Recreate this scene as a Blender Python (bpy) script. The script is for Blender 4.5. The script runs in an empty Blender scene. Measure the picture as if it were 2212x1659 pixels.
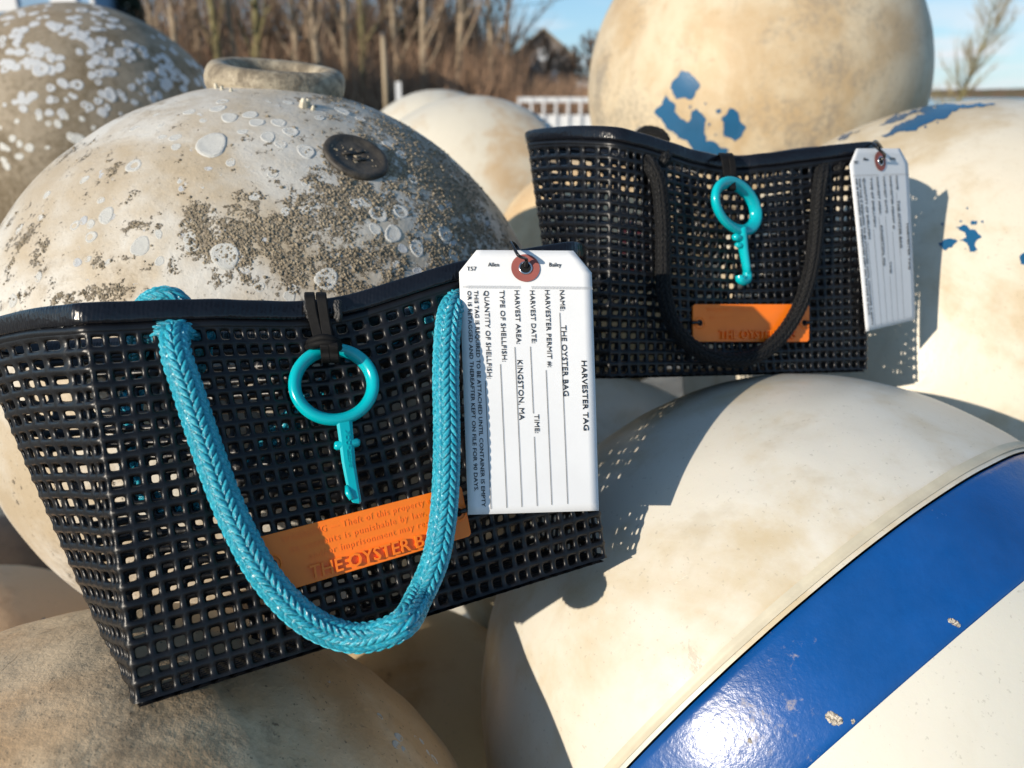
import bpy, bmesh, math, random
import numpy as np
from mathutils import Vector, Matrix, noise
from mathutils.bvhtree import BVHTree
from mathutils.geometry import delaunay_2d_cdt
random.seed(7); rng = np.random.default_rng(7)
S = bpy.context.scene; COL = S.collection; D = bpy.data
PI = math.pi

# ------------------------------------------------------------------ camera, light, sky
F = 1703.0; CX, CY = 1106.0, 829.5                 # working pixels: 2212 x 1659
PITCH = math.atan(625 / F); CAMZ = 1.0
cam_d = D.cameras.new('camera'); cam = D.objects.new('camera', cam_d); COL.objects.link(cam)
cam.location = (0, 0, CAMZ); cam.rotation_euler = (PI/2 - PITCH, 0, 0)
cam_d.sensor_width = 9.8; cam_d.lens = 9.8 * F / 2212; cam_d.clip_start = .01; cam_d.clip_end = 3000
cam_d.dof.use_dof = True; cam_d.dof.focus_distance = .345; cam_d.dof.aperture_fstop = 2.7
S.camera = cam
SUN_AZ, SUN_EL = 46.5, 18.5                        # degrees to the left of straight behind the camera / above horizon
sd = Vector((-math.sin(math.radians(SUN_AZ))*math.cos(math.radians(SUN_EL)),
             -math.cos(math.radians(SUN_AZ))*math.cos(math.radians(SUN_EL)), math.sin(math.radians(SUN_EL))))
sl = D.lights.new('sun', 'SUN'); sl.energy = 4.25; sl.angle = math.radians(.53); sl.color = (1.0, .885, .73)
so = D.objects.new('sun', sl); COL.objects.link(so); so.rotation_euler = sd.to_track_quat('Z', 'Y').to_euler(); so.location = (-3, -3, 4)
W = D.worlds.new('World'); S.world = W; W.use_nodes = True
nt = W.node_tree; bg = nt.nodes['Background']
sky = nt.nodes.new('ShaderNodeTexSky'); sky.sky_type = 'NISHITA'; sky.sun_disc = False
sky.sun_elevation = math.radians(SUN_EL); sky.sun_rotation = math.atan2(sd.x, sd.y) % (2*PI)
sky.air_density = 1.0; sky.dust_density = .15; sky.ozone_density = 2.0
tc = nt.nodes.new('ShaderNodeTexCoord')
mp = nt.nodes.new('ShaderNodeMapping'); mp.inputs['Scale'].default_value = (2.2, 2.2, 11)
cn = nt.nodes.new('ShaderNodeTexNoise'); cn.inputs['Scale'].default_value = 3.2; cn.inputs['Detail'].default_value = 6; cn.inputs['Roughness'].default_value = .55
cr = nt.nodes.new('ShaderNodeMapRange'); cr.inputs[1].default_value = .47; cr.inputs[2].default_value = .66
sep = nt.nodes.new('ShaderNodeSeparateXYZ')
lowm = nt.nodes.new('ShaderNodeMapRange'); lowm.inputs[1].default_value = .11; lowm.inputs[2].default_value = .04   # clouds lie low
mul = nt.nodes.new('ShaderNodeMath'); mul.operation = 'MULTIPLY'
mx = nt.nodes.new('ShaderNodeMix'); mx.data_type = 'RGBA'; mx.inputs[7].default_value = (6.2, 6.3, 6.6, 1)
nt.links.new(tc.outputs['Generated'], mp.inputs['Vector']); nt.links.new(mp.outputs[0], cn.inputs['Vector'])
nt.links.new(cn.outputs[0], cr.inputs[0]); nt.links.new(tc.outputs['Generated'], sep.inputs[0])
nt.links.new(sep.outputs[2], lowm.inputs[0]); nt.links.new(cr.outputs[0], mul.inputs[0]); nt.links.new(lowm.outputs[0], mul.inputs[1])
nt.links.new(mul.outputs[0], mx.inputs[0]); 
zr = nt.nodes.new('ShaderNodeMapRange'); zr.inputs[1].default_value = 0; zr.inputs[2].default_value = .6
gm = nt.nodes.new('ShaderNodeMix'); gm.data_type = 'RGBA'; gm.inputs[6].default_value = (1.7, 4.1, 6.6, 1); gm.inputs[7].default_value = (1.3, 2.1, 3.3, 1)
sk = nt.nodes.new('ShaderNodeMix'); sk.data_type = 'RGBA'; sk.inputs[0].default_value = .60
nt.links.new(sep.outputs[2], zr.inputs[0]); nt.links.new(zr.outputs[0], gm.inputs[0]); nt.links.new(sky.outputs[0], sk.inputs[6]); nt.links.new(gm.outputs[2], sk.inputs[7])
nt.links.new(sk.outputs[2], mx.inputs[6]); nt.links.new(mx.outputs[2], bg.inputs[0])
bg.inputs[1].default_value = .115
S.view_settings.view_transform = 'Standard'; S.view_settings.look = 'None'; S.view_settings.gamma = 1
S.view_settings.exposure = .32
try: S.view_settings.use_curve_mapping = False
except Exception: pass
S.cycles.max_bounces = 8; S.cycles.diffuse_bounces = 4; S.cycles.use_denoising = True

CW = Matrix.Translation((0, 0, CAMZ)) @ Matrix.Rotation(PI/2 - PITCH, 4, 'X')
CWn = np.array(CW)
def cw(x, y, z): return CW @ Vector((x, y, z))
def at(px, py, z):                                   # photo position at a real depth -> world point
    return CW @ Vector(((px-CX)/F*z, (CY-py)/F*z, -z))
def ray(px, py): return (at(px, py, 1) - Vector((0, 0, CAMZ))).normalized()
CAM = Vector((0, 0, CAMZ))
def proj(p):
    q = CW.inverted() @ Vector(p); return CX - F*q.x/q.z, CY + F*q.y/q.z
def ground_at(px, dist, z=0.0): return Vector(((px-CX)/F*dist*1.0, dist, z))   # far things, dist metres off

# ------------------------------------------------------------------ helpers
def link(o, parent=None):
    COL.objects.link(o)
    if parent: o.parent = parent
    return o
def obj(name, me, mat=None, parent=None, smooth=True):
    if mat and not me.materials: me.materials.append(mat)
    if smooth:
        me.polygons.foreach_set('use_smooth', [True]*len(me.polygons))
    return link(D.objects.new(name, me), parent)
def pydata(name, v, f, mat=None, parent=None, smooth=True):
    me = D.meshes.new(name); me.from_pydata([tuple(map(float, p)) for p in v], [], [tuple(map(int, q)) for q in f]); me.update()
    return obj(name, me, mat, parent, smooth)
def tag(o, label=None, cat=None, group=None, kind=None):
    if label: o['label'] = label
    if cat: o['category'] = cat
    if group: o['group'] = group
    if kind: o['kind'] = kind
    return o
def empty(name, loc=(0, 0, 0)):
    e = D.objects.new(name, None); e.empty_display_size = .02; e.location = loc; COL.objects.link(e); return e
def thing(name, label, cat, group=None, loc=(0, 0, 0)): return tag(empty(name, loc), label, cat, group)
def part_of(o, root):                                # geometry is given in world coordinates
    o.parent = root; o.matrix_parent_inverse = Matrix.Translation(-root.location); return o
def wpart(name, v, f, mat, root, smooth=True):
    return part_of(pydata(name, v, f, mat, None, smooth), root)

class MB:
    def __init__(s): s.v = []; s.f = []
    def box(s, c, d, rot=None):
        n = len(s.v); c = Vector(c)
        for x in (-.5, .5):
            for y in (-.5, .5):
                for z in (-.5, .5):
                    p = Vector((x*d[0], y*d[1], z*d[2]))
                    if rot: p = rot @ p
                    s.v.append(c + p)
        s.f += [(n, n+1, n+3, n+2), (n+4, n+6, n+7, n+5), (n, n+4, n+5, n+1), (n+2, n+3, n+7, n+6), (n, n+2, n+6, n+4), (n+1, n+5, n+7, n+3)]
        return s
    def tube(s, pts, rad, seg=8, closed=False, flat=1.0, nrm=None):
        pts = [Vector(p) for p in pts]; m = len(pts); n0 = len(s.v)
        up = Vector(nrm) if nrm is not None else None; prev = None
        for i, p in enumerate(pts):
            a = pts[(i-1) % m] if (closed or i > 0) else p; b = pts[(i+1) % m] if (closed or i < m-1) else p
            t = (b-a).normalized()
            if up is not None: x = t.cross(up).normalized()
            else:
                if prev is None: x = t.cross(Vector((.3, .2, 1))).normalized()
                else: x = (prev - t*prev.dot(t)).normalized()
            prev = x; y = x.cross(t)
            r = rad[i] if hasattr(rad, '__len__') else rad
            for k in range(seg):
                th = 2*PI*k/seg; s.v.append(p + x*math.cos(th)*r + y*math.sin(th)*r*flat)
        L = m if closed else m-1
        for i in range(L):
            for k in range(seg):
                a = n0+i*seg+k; b = n0+i*seg+(k+1) % seg; c = n0+((i+1) % m)*seg+(k+1) % seg; d = n0+((i+1) % m)*seg+k
                s.f.append((a, b, c, d))
        if not closed:
            s.f.append(tuple(n0+k for k in range(seg))[::-1]); s.f.append(tuple(n0+(m-1)*seg+k for k in range(seg)))
        return s
    def build(s, name, mat, root=None, smooth=True):
        o = pydata(name, s.v, s.f, mat, None, smooth)
        if root: part_of(o, root)
        return o
def catmull(pts, n, closed=False):
    P = [Vector(p) for p in pts]; m = len(P); out = []
    segs = m if closed else m-1
    for i in range(segs):
        p0 = P[(i-1) % m] if (closed or i > 0) else P[0]*2-P[1]; p1 = P[i]; p2 = P[(i+1) % m]
        p3 = P[(i+2) % m] if (closed or i+2 < m) else P[-1]*2-P[-2]
        for k in range(n):
            t = k/n
            out.append(.5*((2*p1)+(p2-p0)*t+(2*p0-5*p1+4*p2-p3)*t*t+(3*p1-p0-3*p2+p3)*t**3))
    if not closed: out.append(P[-1])
    return out
def resample(pts, step):
    out = [pts[0]]; acc = 0; 
    d = [0]
    for a, b in zip(pts, pts[1:]): d.append(d[-1]+(b-a).length)
    n = max(2, int(d[-1]/step)); j = 0
    for i in range(1, n+1):
        s = d[-1]*i/n
        while j < len(d)-2 and d[j+1] < s: j += 1
        t = (s-d[j])/max(1e-9, d[j+1]-d[j]); out.append(pts[j].lerp(pts[j+1], t))
    return out, d[-1]

# ------------------------------------------------------------------ materials
def mat_new(name):
    m = D.materials.new(name); m.use_nodes = True; return m, m.node_tree, m.node_tree.nodes['Principled BSDF']
def N(nt, t, **kw):
    n = nt.nodes.new('ShaderNode'+t)
    for k, v in kw.items():
        if isinstance(k, str) and k in n.inputs: n.inputs[k].default_value = v
        else: setattr(n, k, v)
    return n
def noise_n(nt, co, scale, detail=5, rough=.6, dist=0, off=(0, 0, 0), stretch=(1, 1, 1)):
    m = nt.nodes.new('ShaderNodeMapping'); m.inputs['Location'].default_value = off; m.inputs['Scale'].default_value = stretch
    nt.links.new(co, m.inputs[0]); n = nt.nodes.new('ShaderNodeTexNoise')
    n.inputs['Scale'].default_value = scale; n.inputs['Detail'].default_value = detail; n.inputs['Roughness'].default_value = rough; n.inputs['Distortion'].default_value = dist
    nt.links.new(m.outputs[0], n.inputs['Vector']); return n.outputs[0]
def rng_n(nt, v, a, b, c=0., d=1.):
    r = nt.nodes.new('ShaderNodeMapRange'); r.interpolation_type = 'SMOOTHSTEP'
    for i, x in enumerate((a, b, c, d)): r.inputs[i+1].default_value = x
    nt.links.new(v, r.inputs[0]); return r.outputs[0]
def mix_n(nt, f, a, b):
    m = nt.nodes.new('ShaderNodeMix'); m.data_type = 'RGBA'
    if isinstance(f, float): m.inputs[0].default_value = f
    else: nt.links.new(f, m.inputs[0])
    for i, x in ((6, a), (7, b)):
        if isinstance(x, tuple): m.inputs[i].default_value = (*x[:3], 1)
        else: nt.links.new(x, m.inputs[i])
    return m.outputs[2]
def math_n(nt, op, a, b):
    m = nt.nodes.new('ShaderNodeMath'); m.operation = op
    for i, x in enumerate((a, b)):
        if isinstance(x, (int, float)): m.inputs[i].default_value = x
        else: nt.links.new(x, m.inputs[i])
    return m.outputs[0]
def bump_n(nt, bsdf, h, dist, strength=1.0):
    b = nt.nodes.new('ShaderNodeBump'); b.inputs['Strength'].default_value = strength; b.inputs['Distance'].default_value = dist
    nt.links.new(h, b.inputs['Height']); nt.links.new(b.outputs[0], bsdf.inputs['Normal'])

def buoy_mat(name, base, stain, grime, stain_amt=.5, grime_amt=.3, rough=.45, bump=.0004, seed=0., crust=False, sss=.0, speck=.0, gscale=9, fine=.5):
    m, t, b = mat_new(name); co = N(t, 'TexCoord').outputs['Object']; o = (seed*3.1, seed*1.7, seed*2.3)
    s1 = noise_n(t, co, 7, 6, .62, .6, o); s2 = noise_n(t, co, 22, 5, .6, .3, (o[1], o[2], o[0]))
    g1 = noise_n(t, co, gscale, 8, .68, .4, (o[2], o[0]+4, o[1])); g2 = noise_n(t, co, 150, 5, .7, 0, o)
    sm = rng_n(t, math_n(t, 'ADD', math_n(t, 'MULTIPLY', s1, .65), math_n(t, 'MULTIPLY', s2, .35)), .62-.26*stain_amt, .70-.1*stain_amt)
    c = mix_n(t, math_n(t, 'MULTIPLY', sm, .85), base, stain)
    gm = rng_n(t, math_n(t, 'ADD', math_n(t, 'MULTIPLY', g1, .7), math_n(t, 'MULTIPLY', g2, .3)), .66-.30*grime_amt, .74-.16*grime_amt)
    c = mix_n(t, math_n(t, 'MULTIPLY', gm, .85), c, grime)
    # fine dark specks and pale scuffs
    sp = noise_n(t, co, 420, 3, .6, 0, o); spm = rng_n(t, sp, .64, .70)
    c = mix_n(t, math_n(t, 'MULTIPLY', spm, .25+speck), c, tuple(x*.35 for x in grime))
    sc = noise_n(t, co, 60, 6, .75, 0, (3, 1, o[0]), (1, 1, .18)); scm = rng_n(t, sc, .58, .72)
    c = mix_n(t, math_n(t, 'MULTIPLY', scm, .35*fine), c, tuple(min(.85, x*1.12+.03) for x in base))
    dr = rng_n(t, noise_n(t, co, 30, 5, .6, .2, (o[2], 2, 5), (1, 1, .10)), .56, .74); c = mix_n(t, math_n(t, 'MULTIPLY', dr, .38*min(1, stain_amt+.2)), c, tuple((x+y)/2 for x, y in zip(stain, grime)))
    sr = rng_n(t, noise_n(t, co, 60, 8, .8, .5, (o[1], 5, 2), (1, .07, .45)), .655, .70); c = mix_n(t, math_n(t, 'MULTIPLY', sr, .40), c, grime)
    sr2 = rng_n(t, noise_n(t, co, 75, 8, .8, .4, (3, o[1], 8), (.35, 1, .06)), .66, .70); c = mix_n(t, math_n(t, 'MULTIPLY', sr2, .45), c, tuple(min(.85, x*1.25+.05) for x in base))
    if crust:
        at_ = t.nodes.new('ShaderNodeAttribute'); at_.attribute_name = 'crust'
        cc = noise_n(t, co, 330, 4, .7, 0, o)
        cm = rng_n(t, math_n(t, 'ADD', at_.outputs['Fac'], math_n(t, 'MULTIPLY', math_n(t, 'SUBTRACT', cc, .5), 1.5)), .34, .50)
        mud = mix_n(t, rng_n(t, noise_n(t, co, 500, 3, .6), .35, .65), (.17, .135, .09), (.34, .285, .21))
        c = mix_n(t, cm, c, mud)
    t.links.new(c, b.inputs['Base Color'])
    r = math_n(t, 'ADD', rough, math_n(t, 'MULTIPLY', gm, .3)); t.links.new(r, b.inputs['Roughness'])
    if sss: b.inputs['Subsurface Weight'].default_value = sss; b.inputs['Subsurface Radius'].default_value = (.01, .006, .003); b.inputs['Subsurface Scale'].default_value = .6
    h = math_n(t, 'ADD', math_n(t, 'MULTIPLY', g2, 1.0), math_n(t, 'MULTIPLY', noise_n(t, co, 35, 5, .7), .9))
    h = math_n(t, 'ADD', h, math_n(t, 'MULTIPLY', sp, .25))
    h = math_n(t, 'SUBTRACT', h, math_n(t, 'MULTIPLY', math_n(t, 'ADD', sr, sr2), .5))
    if crust: h = math_n(t, 'ADD', h, math_n(t, 'MULTIPLY', cm, math_n(t, 'ADD', .6, math_n(t, 'MULTIPLY', cc, 2.2))))
    bump_n(t, b, h, bump)
    return m
def plain(name, col, rough=.5, metal=0., bump=None, var=.12, scale=60, coat=0., spec=.5):
    m, t, b = mat_new(name); co = N(t, 'TexCoord').outputs['Object']
    n = noise_n(t, co, scale, 5, .6)
    c = mix_n(t, rng_n(t, n, .3, .7), tuple(x*(1-var) for x in col), tuple(min(1, x*(1+var)) for x in col))
    t.links.new(c, b.inputs['Base Color']); b.inputs['Roughness'].default_value = rough; b.inputs['Metallic'].default_value = metal
    b.inputs['Coat Weight'].default_value = coat; b.inputs['Specular IOR Level'].default_value = spec
    if bump: bump_n(t, b, noise_n(t, co, bump[0], 4, .6), bump[1])
    return m

M_B1 = buoy_mat('weathered_white_plastic', (.60, .58, .53), (.42, .33, .21), (.24, .185, .12), .88, .50, .5, .0006, 1., True, speck=.2)
M_B2 = buoy_mat('smooth_cream_plastic', (.665, .635, .555), (.53, .43, .27), (.33, .28, .20), .68, .20, .34, .00012, 2., sss=.05, fine=.6)
M_B2L = buoy_mat('cleaner_white_plastic', (.66, .635, .55), (.58, .51, .38), (.5, .43, .3), .2, -.1, .36, .0001, 5., sss=.05, fine=.3)
M_B3 = buoy_mat('stained_tan_plastic', (.58, .495, .355), (.45, .32, .175), (.235, .21, .175), .72, .66, .5, .0003, 3., gscale=6)
M_B4 = buoy_mat('cream_plastic', (.67, .615, .50), (.51, .395, .235), (.37, .31, .21), .64, .18, .4, .0003, 4.)
M_B5 = buoy_mat('yellowed_plastic', (.64, .60, .50), (.53, .38, .22), (.40, .33, .22), .48, .05, .45, .0003, 6.)
M_B7 = buoy_mat('algae_grimed_plastic', (.33, .275, .20), (.26, .195, .12), (.145, .112, .068), .6, .70, .65, .0008, 7., speck=.3)
M_B8 = buoy_mat('mud_browned_plastic', (.66, .51, .33), (.50, .30, .14), (.20, .145, .09), 1.0, .50, .55, .0007, 8., speck=.35, gscale=7)
M_B9 = buoy_mat('brown_stained_plastic', (.72, .48, .28), (.44, .23, .11), (.18, .12, .08), .6, .35, .55, .0004, 9.)
M_B12 = buoy_mat('gap_shade_plastic', (.10, .065, .038), (.07, .042, .024), (.03, .022, .015), .6, .5, .7, .0006, 12.)  # near-black base colour stands in for shade in the left gap
M_B10 = buoy_mat('tan_plastic', (.68, .53, .32), (.52, .34, .17), (.26, .19, .11), .55, .25, .5, .0003, 10.)
M_RING = buoy_mat('ring_plastic', (.42, .36, .26), (.31, .245, .155), (.115, .092, .065), .75, .80, .55, .0008, 11., speck=.4, gscale=30)

def blue_mat(name, col, scuff=.25):
    m, t, b = mat_new(name); co = N(t, 'TexCoord').outputs['Object']
    n = noise_n(t, co, 18, 6, .65); c = mix_n(t, rng_n(t, n, .3, .7), tuple(x*.86 for x in col), tuple(x*1.12 for x in col))
    s = rng_n(t, math_n(t, 'ADD', math_n(t, 'MULTIPLY', noise_n(t, co, 14, 4, .6, 0, (5, 5, 5)), .6), math_n(t, 'MULTIPLY', noise_n(t, co, 260, 6, .75), .4)), .60, .70)
    fd = rng_n(t, noise_n(t, co, 5, 5, .65, .5, (9, 2, 4)), .42, .66); c = mix_n(t, math_n(t, 'MULTIPLY', fd, .35), c, tuple(min(1, x*1.25+.03) for x in col))
    scr = rng_n(t, noise_n(t, co, 55, 7, .8, .2, (1, 7, 2), (1, .12, .5)), .66, .71); c = mix_n(t, math_n(t, 'MULTIPLY', scr, .5), c, (.22, .30, .42))
    c = mix_n(t, math_n(t, 'MULTIPLY', s, scuff), c, (.34, .30, .28)); t.links.new(c, b.inputs['Base Color'])
    t.links.new(math_n(t, 'ADD', .27, math_n(t, 'MULTIPLY', s, .3)), b.inputs['Roughness'])
    bump_n(t, b, math_n(t, 'ADD', noise_n(t, co, 330, 4, .6), math_n(t, 'MULTIPLY', noise_n(t, co, 60, 3, .5), .8)), .00022)
    return m
M_BLUE = blue_mat('gloss_blue_paint', (.002, .068, .27), .9)
M_BLUE2 = blue_mat('flaking_blue_paint', (.012, .09, .20), .5)
M_SEAM = plain('seam_plastic', (.55, .50, .38), .5, var=.08, bump=(90, .0002))
M_SCAR = plain('barnacle_scar_lime', (.70, .70, .665), .8, var=.22, scale=260, bump=(420, .0005))
M_SCAR2 = plain('barnacle_scar_grey', (.62, .64, .66), .75, var=.2, scale=200, bump=(420, .0005))
M_CHIP = plain('chip_crust', (.40, .36, .30), .6, var=.75, scale=900)
M_MUD = plain('dried_mud', (.27, .225, .16), .95, var=.45, scale=300, bump=(700, .0004))
M_BLACK = plain('black_moulded_plastic', (.0052, .0055, .007), .36, var=.3, scale=90, bump=(350, .00022), spec=.4)
def rim_mat():
    m, t, b = mat_new('black_embossed_trim'); co = N(t, 'TexCoord').outputs['Object']
    b.inputs['Base Color'].default_value = (.0045, .005, .008, 1); b.inputs['Roughness'].default_value = .25
    v = t.nodes.new('ShaderNodeTexVoronoi'); v.inputs['Scale'].default_value = 420; t.links.new(co, v.inputs['Vector'])
    w = t.nodes.new('ShaderNodeTexWave'); w.inputs['Scale'].default_value = 200; w.inputs['Distortion'].default_value = 3; t.links.new(co, w.inputs['Vector'])
    bump_n(t, b, math_n(t, 'ADD', v.outputs['Distance'], math_n(t, 'MULTIPLY', w.outputs['Fac'], .3)), .00022, .8); return m
M_RIM = rim_mat()
M_LEATHER = plain('black_leather', (.005, .005, .0055), .7, var=.3, scale=300, bump=(600, .0001), spec=.18)
M_CORD = plain('black_cord', (.012, .012, .013), .5, bump=(900, .0003))
M_ZIP = plain('black_zip_tie', (.006, .006, .007), .25)
M_TURQ = plain('turquoise_plastic', (.0, .44, .50), .2, var=.03, coat=.15)
_b = M_TURQ.node_tree.nodes['Principled BSDF']; _b.inputs['Subsurface Weight'].default_value = .25
_b.inputs['Subsurface Radius'].default_value = (.001, .004, .004); _b.inputs['Subsurface Scale'].default_value = .5
def rope_mat(name, col, hi, rough=.38, spec=.8):
    m, t, b = mat_new(name); co = N(t, 'TexCoord').outputs['Object']
    a = t.nodes.new('ShaderNodeAttribute'); a.attribute_name = 'fibre'
    sp = t.nodes.new('ShaderNodeSeparateXYZ'); t.links.new(a.outputs['Vector'], sp.inputs[0])
    n = noise_n(t, co, 900, 3, .6)
    fib = math_n(t, 'SINE', math_n(t, 'MULTIPLY', sp.outputs[0], 60.), 0.)
    c = mix_n(t, rng_n(t, math_n(t, 'ADD', n, math_n(t, 'MULTIPLY', fib, .12)), .35, .75), col, hi)
    t.links.new(c, b.inputs['Base Color']); b.inputs['Roughness'].default_value = rough
    b.inputs['Sheen Weight'].default_value = .04; b.inputs['Specular IOR Level'].default_value = spec
    bump_n(t, b, math_n(t, 'ADD', n, math_n(t, 'MULTIPLY', fib, .5)), .00016); return m
M_ROPE = rope_mat('teal_braided_polyester', (.0, .35, .52), (.10, .68, .82), .22)
M_ROPEK = rope_mat('black_braided_polyester', (.0018, .002, .0028), (.004, .0045, .006), .45, .35)
M_ORANGE = plain('orange_plastic', (.97, .205, .010), .36, var=.05, scale=40, bump=(260, .00006))
M_PAPER = plain('white_tag_paper', (.78, .79, .80), .75, var=.02, scale=40, bump=(300, .00004))
M_INK = plain('black_print_ink', (.012, .012, .014), .6)
M_REDDISC = plain('red_fibre_washer', (.30, .085, .07), .8, var=.08, bump=(500, .00005))
M_EYELET = plain('nickel_eyelet', (.62, .62, .64), .22, 1.0)
M_HOLE = plain('eyelet_shadow_black', (.003, .003, .003), .9)

# ------------------------------------------------------------------ buoys
def cone_dir(px, py):
    return ray(px, py)
def uvsphere(c, R, axis=Vector((0, 0, 1)), nu=128, nv=80, lat0=-PI/2, lat1=PI/2, disp=None, prof=None):
    q = axis.to_track_quat('Z', 'Y'); v = []; f = []
    poles = (lat0 <= -PI/2+1e-6, lat1 >= PI/2-1e-6)
    rows = []
    for j in range(nv+1):
        la = lat0+(lat1-lat0)*j/nv
        if (j == 0 and poles[0]) or (j == nv and poles[1]):
            rows.append([len(v)]*nu); ring = [0]
        else: rows.append([len(v)+k for k in range(nu)]); ring = range(nu)
        for k in ring:
            lo = 2*PI*k/nu; n = q @ Vector((math.cos(la)*math.cos(lo), math.cos(la)*math.sin(lo), math.sin(la)))
            r = R
            if prof: r += prof(la)
            if disp: r += disp(n)
            v.append(n*r)
    for j in range(nv):
        for k in range(nu):
            a, b = rows[j][k], rows[j][(k+1) % nu]; d, e = rows[j+1][k], rows[j+1][(k+1) % nu]
            if a == b: f.append((a, e, d))
            elif d == e: f.append((a, b, d))
            else: f.append((a, b, e, d))
    return v, f
def lump(seed, amp=.0012, sc=2.2):
    o = Vector((seed*7.3, seed*2.9, seed*5.1))
    return lambda n: amp*noise.noise(n*sc+o)+amp*.35*noise.noise(n*sc*4+o)
BU = {}
def buoy(key, dirv, alpha, R, mat, label, axis=Vector((0, 0, 1)), seed=1, nu=128, nv=80, center=None, prof=None, amp=.0012):
    if center is None:
        d = (CW.to_3x3() @ Vector(dirv)).normalized(); center = CAM + d*(R/math.sin(math.radians(alpha)))
    root = thing('mooring_buoy', label, 'buoy', 'old plastic mooring buoys in the pile', center)
    v, f = uvsphere(center, R, axis, nu, nv, disp=lump(seed, amp), prof=prof)
    o = pydata('body', v, f, mat, root); BU[key] = dict(root=root, c=Vector(center), R=R, body=o); return root
def hit(key, px, py):
    b = BU[key]; d = ray(px, py); oc = CAM-b['c']; B = oc.dot(d); disc = B*B-(oc.length_squared-b['R']**2)
    if disc < 0: return None, None
    p = CAM+d*(-B-math.sqrt(disc)); return p, (p-b['c']).normalized()
def seam(h, w=.012, a=.0010):     # moulding seam around the equator
    return lambda la: a*math.exp(-((la-h)/w)**2)

buoy('B1', (-.276, .019, -.961), 18.85, .21, M_B1, 'large barnacle scarred buoy with an open ring on top, behind the teal handled bag', seed=1, nu=320, nv=200, amp=.0016)
# B2: blue band buoy, axis from the band edges
U_EDGE = [(1356, 1659), (1515, 1486), (1674, 1343), (1834, 1220), (1993, 1103), (2153, 992)]
L_EDGE = [(1754, 1659), (1834, 1576), (1940, 1481), (2046, 1390), (2212, 1257)]
d2 = (CW.to_3x3() @ Vector((.321, -.346, -.882))).normalized(); R2 = .205; C2 = CAM+d2*(R2/math.sin(math.radians(20.84)))
BU['B2'] = dict(c=C2, R=R2)
rows = []
for p in U_EDGE:
    q, n = hit('B2', *p)
    if n: rows.append([n.x, n.y, n.z, -1, 0])
for p in L_EDGE:
    q, n = hit('B2', *p)
    if n: rows.append([n.x, n.y, n.z, 0, -1])
_, _, vt = np.linalg.svd(np.array(rows)); sol = vt[-1]; k = np.linalg.norm(sol[:3]); sol = sol/k
ax2 = Vector(sol[:3]); h1, h2 = sol[3], sol[4]
if h1 < h2: ax2 = -ax2; h1, h2 = -h1, -h2
print('B2 axis', ax2, 'h', h1, h2)
la1, la2 = math.asin(h1), math.asin(h2)
r2 = thing('mooring_buoy', 'cream buoy with a wide glossy blue band, largest at lower right', 'buoy', 'old plastic mooring buoys in the pile', C2)
lp = lump(2, .0016)
v, f = uvsphere(C2, R2, ax2, 160, 60, la1, PI/2, disp=lp, prof=lambda la: -.0004*math.exp(-((la-la1-.012)/.010)**2)); BU['B2']['root'] = r2
BU['B2']['body'] = pydata('upper_shell', v, f, M_B2, r2)
v, f = uvsphere(C2, R2, ax2, 160, 60, -PI/2, la2, disp=lp); o = pydata('lower_shell', v, f, M_B2L, r2); o['label'] = 'whiter half below the blue band'
v, f = uvsphere(C2, R2+.0006, ax2, 200, 24, la2-.004, la1-.004, disp=lp, prof=lambda la: -.0016*(math.exp(-((la-la1+.004)/.006)**2)+math.exp(-((la-la2+.004)/.006)**2)))
o = pydata('painted_band', v, f, M_BLUE, r2); o['label'] = 'glossy blue painted band'
v, f = uvsphere(C2, R2+.0004, ax2, 200, 6, la1+.010, la1+.034, disp=lp, prof=lambda la: -.0003*math.cos((la-la1-.022)/.012*PI)+.0001)
o = pydata('seam_strip', v, f, M_SEAM, r2); o['label'] = 'pale moulding strip above the band'

buoy('B3', (.273, .339, -.901), 10.66, .23, M_B3, 'biggest tan buoy standing highest, blue paint flecks low on its face', seed=3)
buoy('B4', (.480, .015, -.877), 16.53, .27, M_B4, 'cream buoy at the right edge with torn blue paint across its top', seed=4, axis=Vector((.5, -.2, .9)).normalized())
buoy('B5', (-.047, .197, -.979), 8.72, .20, M_B5, 'blurred yellowed buoy between the ring topped buoy and the rear bag', seed=5)
buoy('B6', (-.087, .247, -.965), 6.11, .20, M_B5, 'farthest buoy, only its white crown showing over the yellowed one', seed=6)
buoy('B7', (-.452, .250, -.856), 8.53, .20, M_B7, 'grey brown buoy covered in pale barnacle scars at upper left', seed=7)
buoy('B8', (-.359, -.579, -.732), 21.13, .177, M_B8, 'muddy brown buoy at bottom left under the corner of the bag', seed=8, nu=200, nv=120, amp=.003)
def cc(px, py, z): return at(px, py, z)
buoy('B9', None, 0, .163, M_B9, 'brown stained buoy low at the left edge behind the muddy one', center=cc(-40, 1600, .75), seed=9)
buoy('B10', None, 0, .165, M_B10, 'tan buoy in the gap below the curved bottom of the teal handle', center=cc(835, 1700, .72), seed=10)
buoy('B13', None, 0, .23, M_B4, 'sunlit cream buoy seen in the gap left of the blue banded one', center=cc(1130, 1640, 1.03), seed=13)
buoy('B11', None, 0, .17, M_B4, 'shaded cream buoy directly under the left end of the rear bag', center=cc(1290, 1140, .88), seed=11)
buoy('B14', None, 0, .14, M_B10, 'red flecked buoy seen only through the mesh of the rear bag', center=cc(1300, 590, .97), seed=14)
buoy('B12', None, 0, .23, M_B12, 'buoy coloured dark as gap shade at the left edge below the ring topped one', center=cc(30, 1440, 1.2), seed=12)

if 0: buoy('B15', None, 0, .17, M_B9, 'brown buoy just outside the left edge of the pile', center=CW @ Vector((-.93, -.246, -.81)), seed=15)
def on_surface(key, px, py, lift=0.):
    p, n = hit(key, px, py)
    if p is None: return None, None
    return p+n*lift, n
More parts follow.
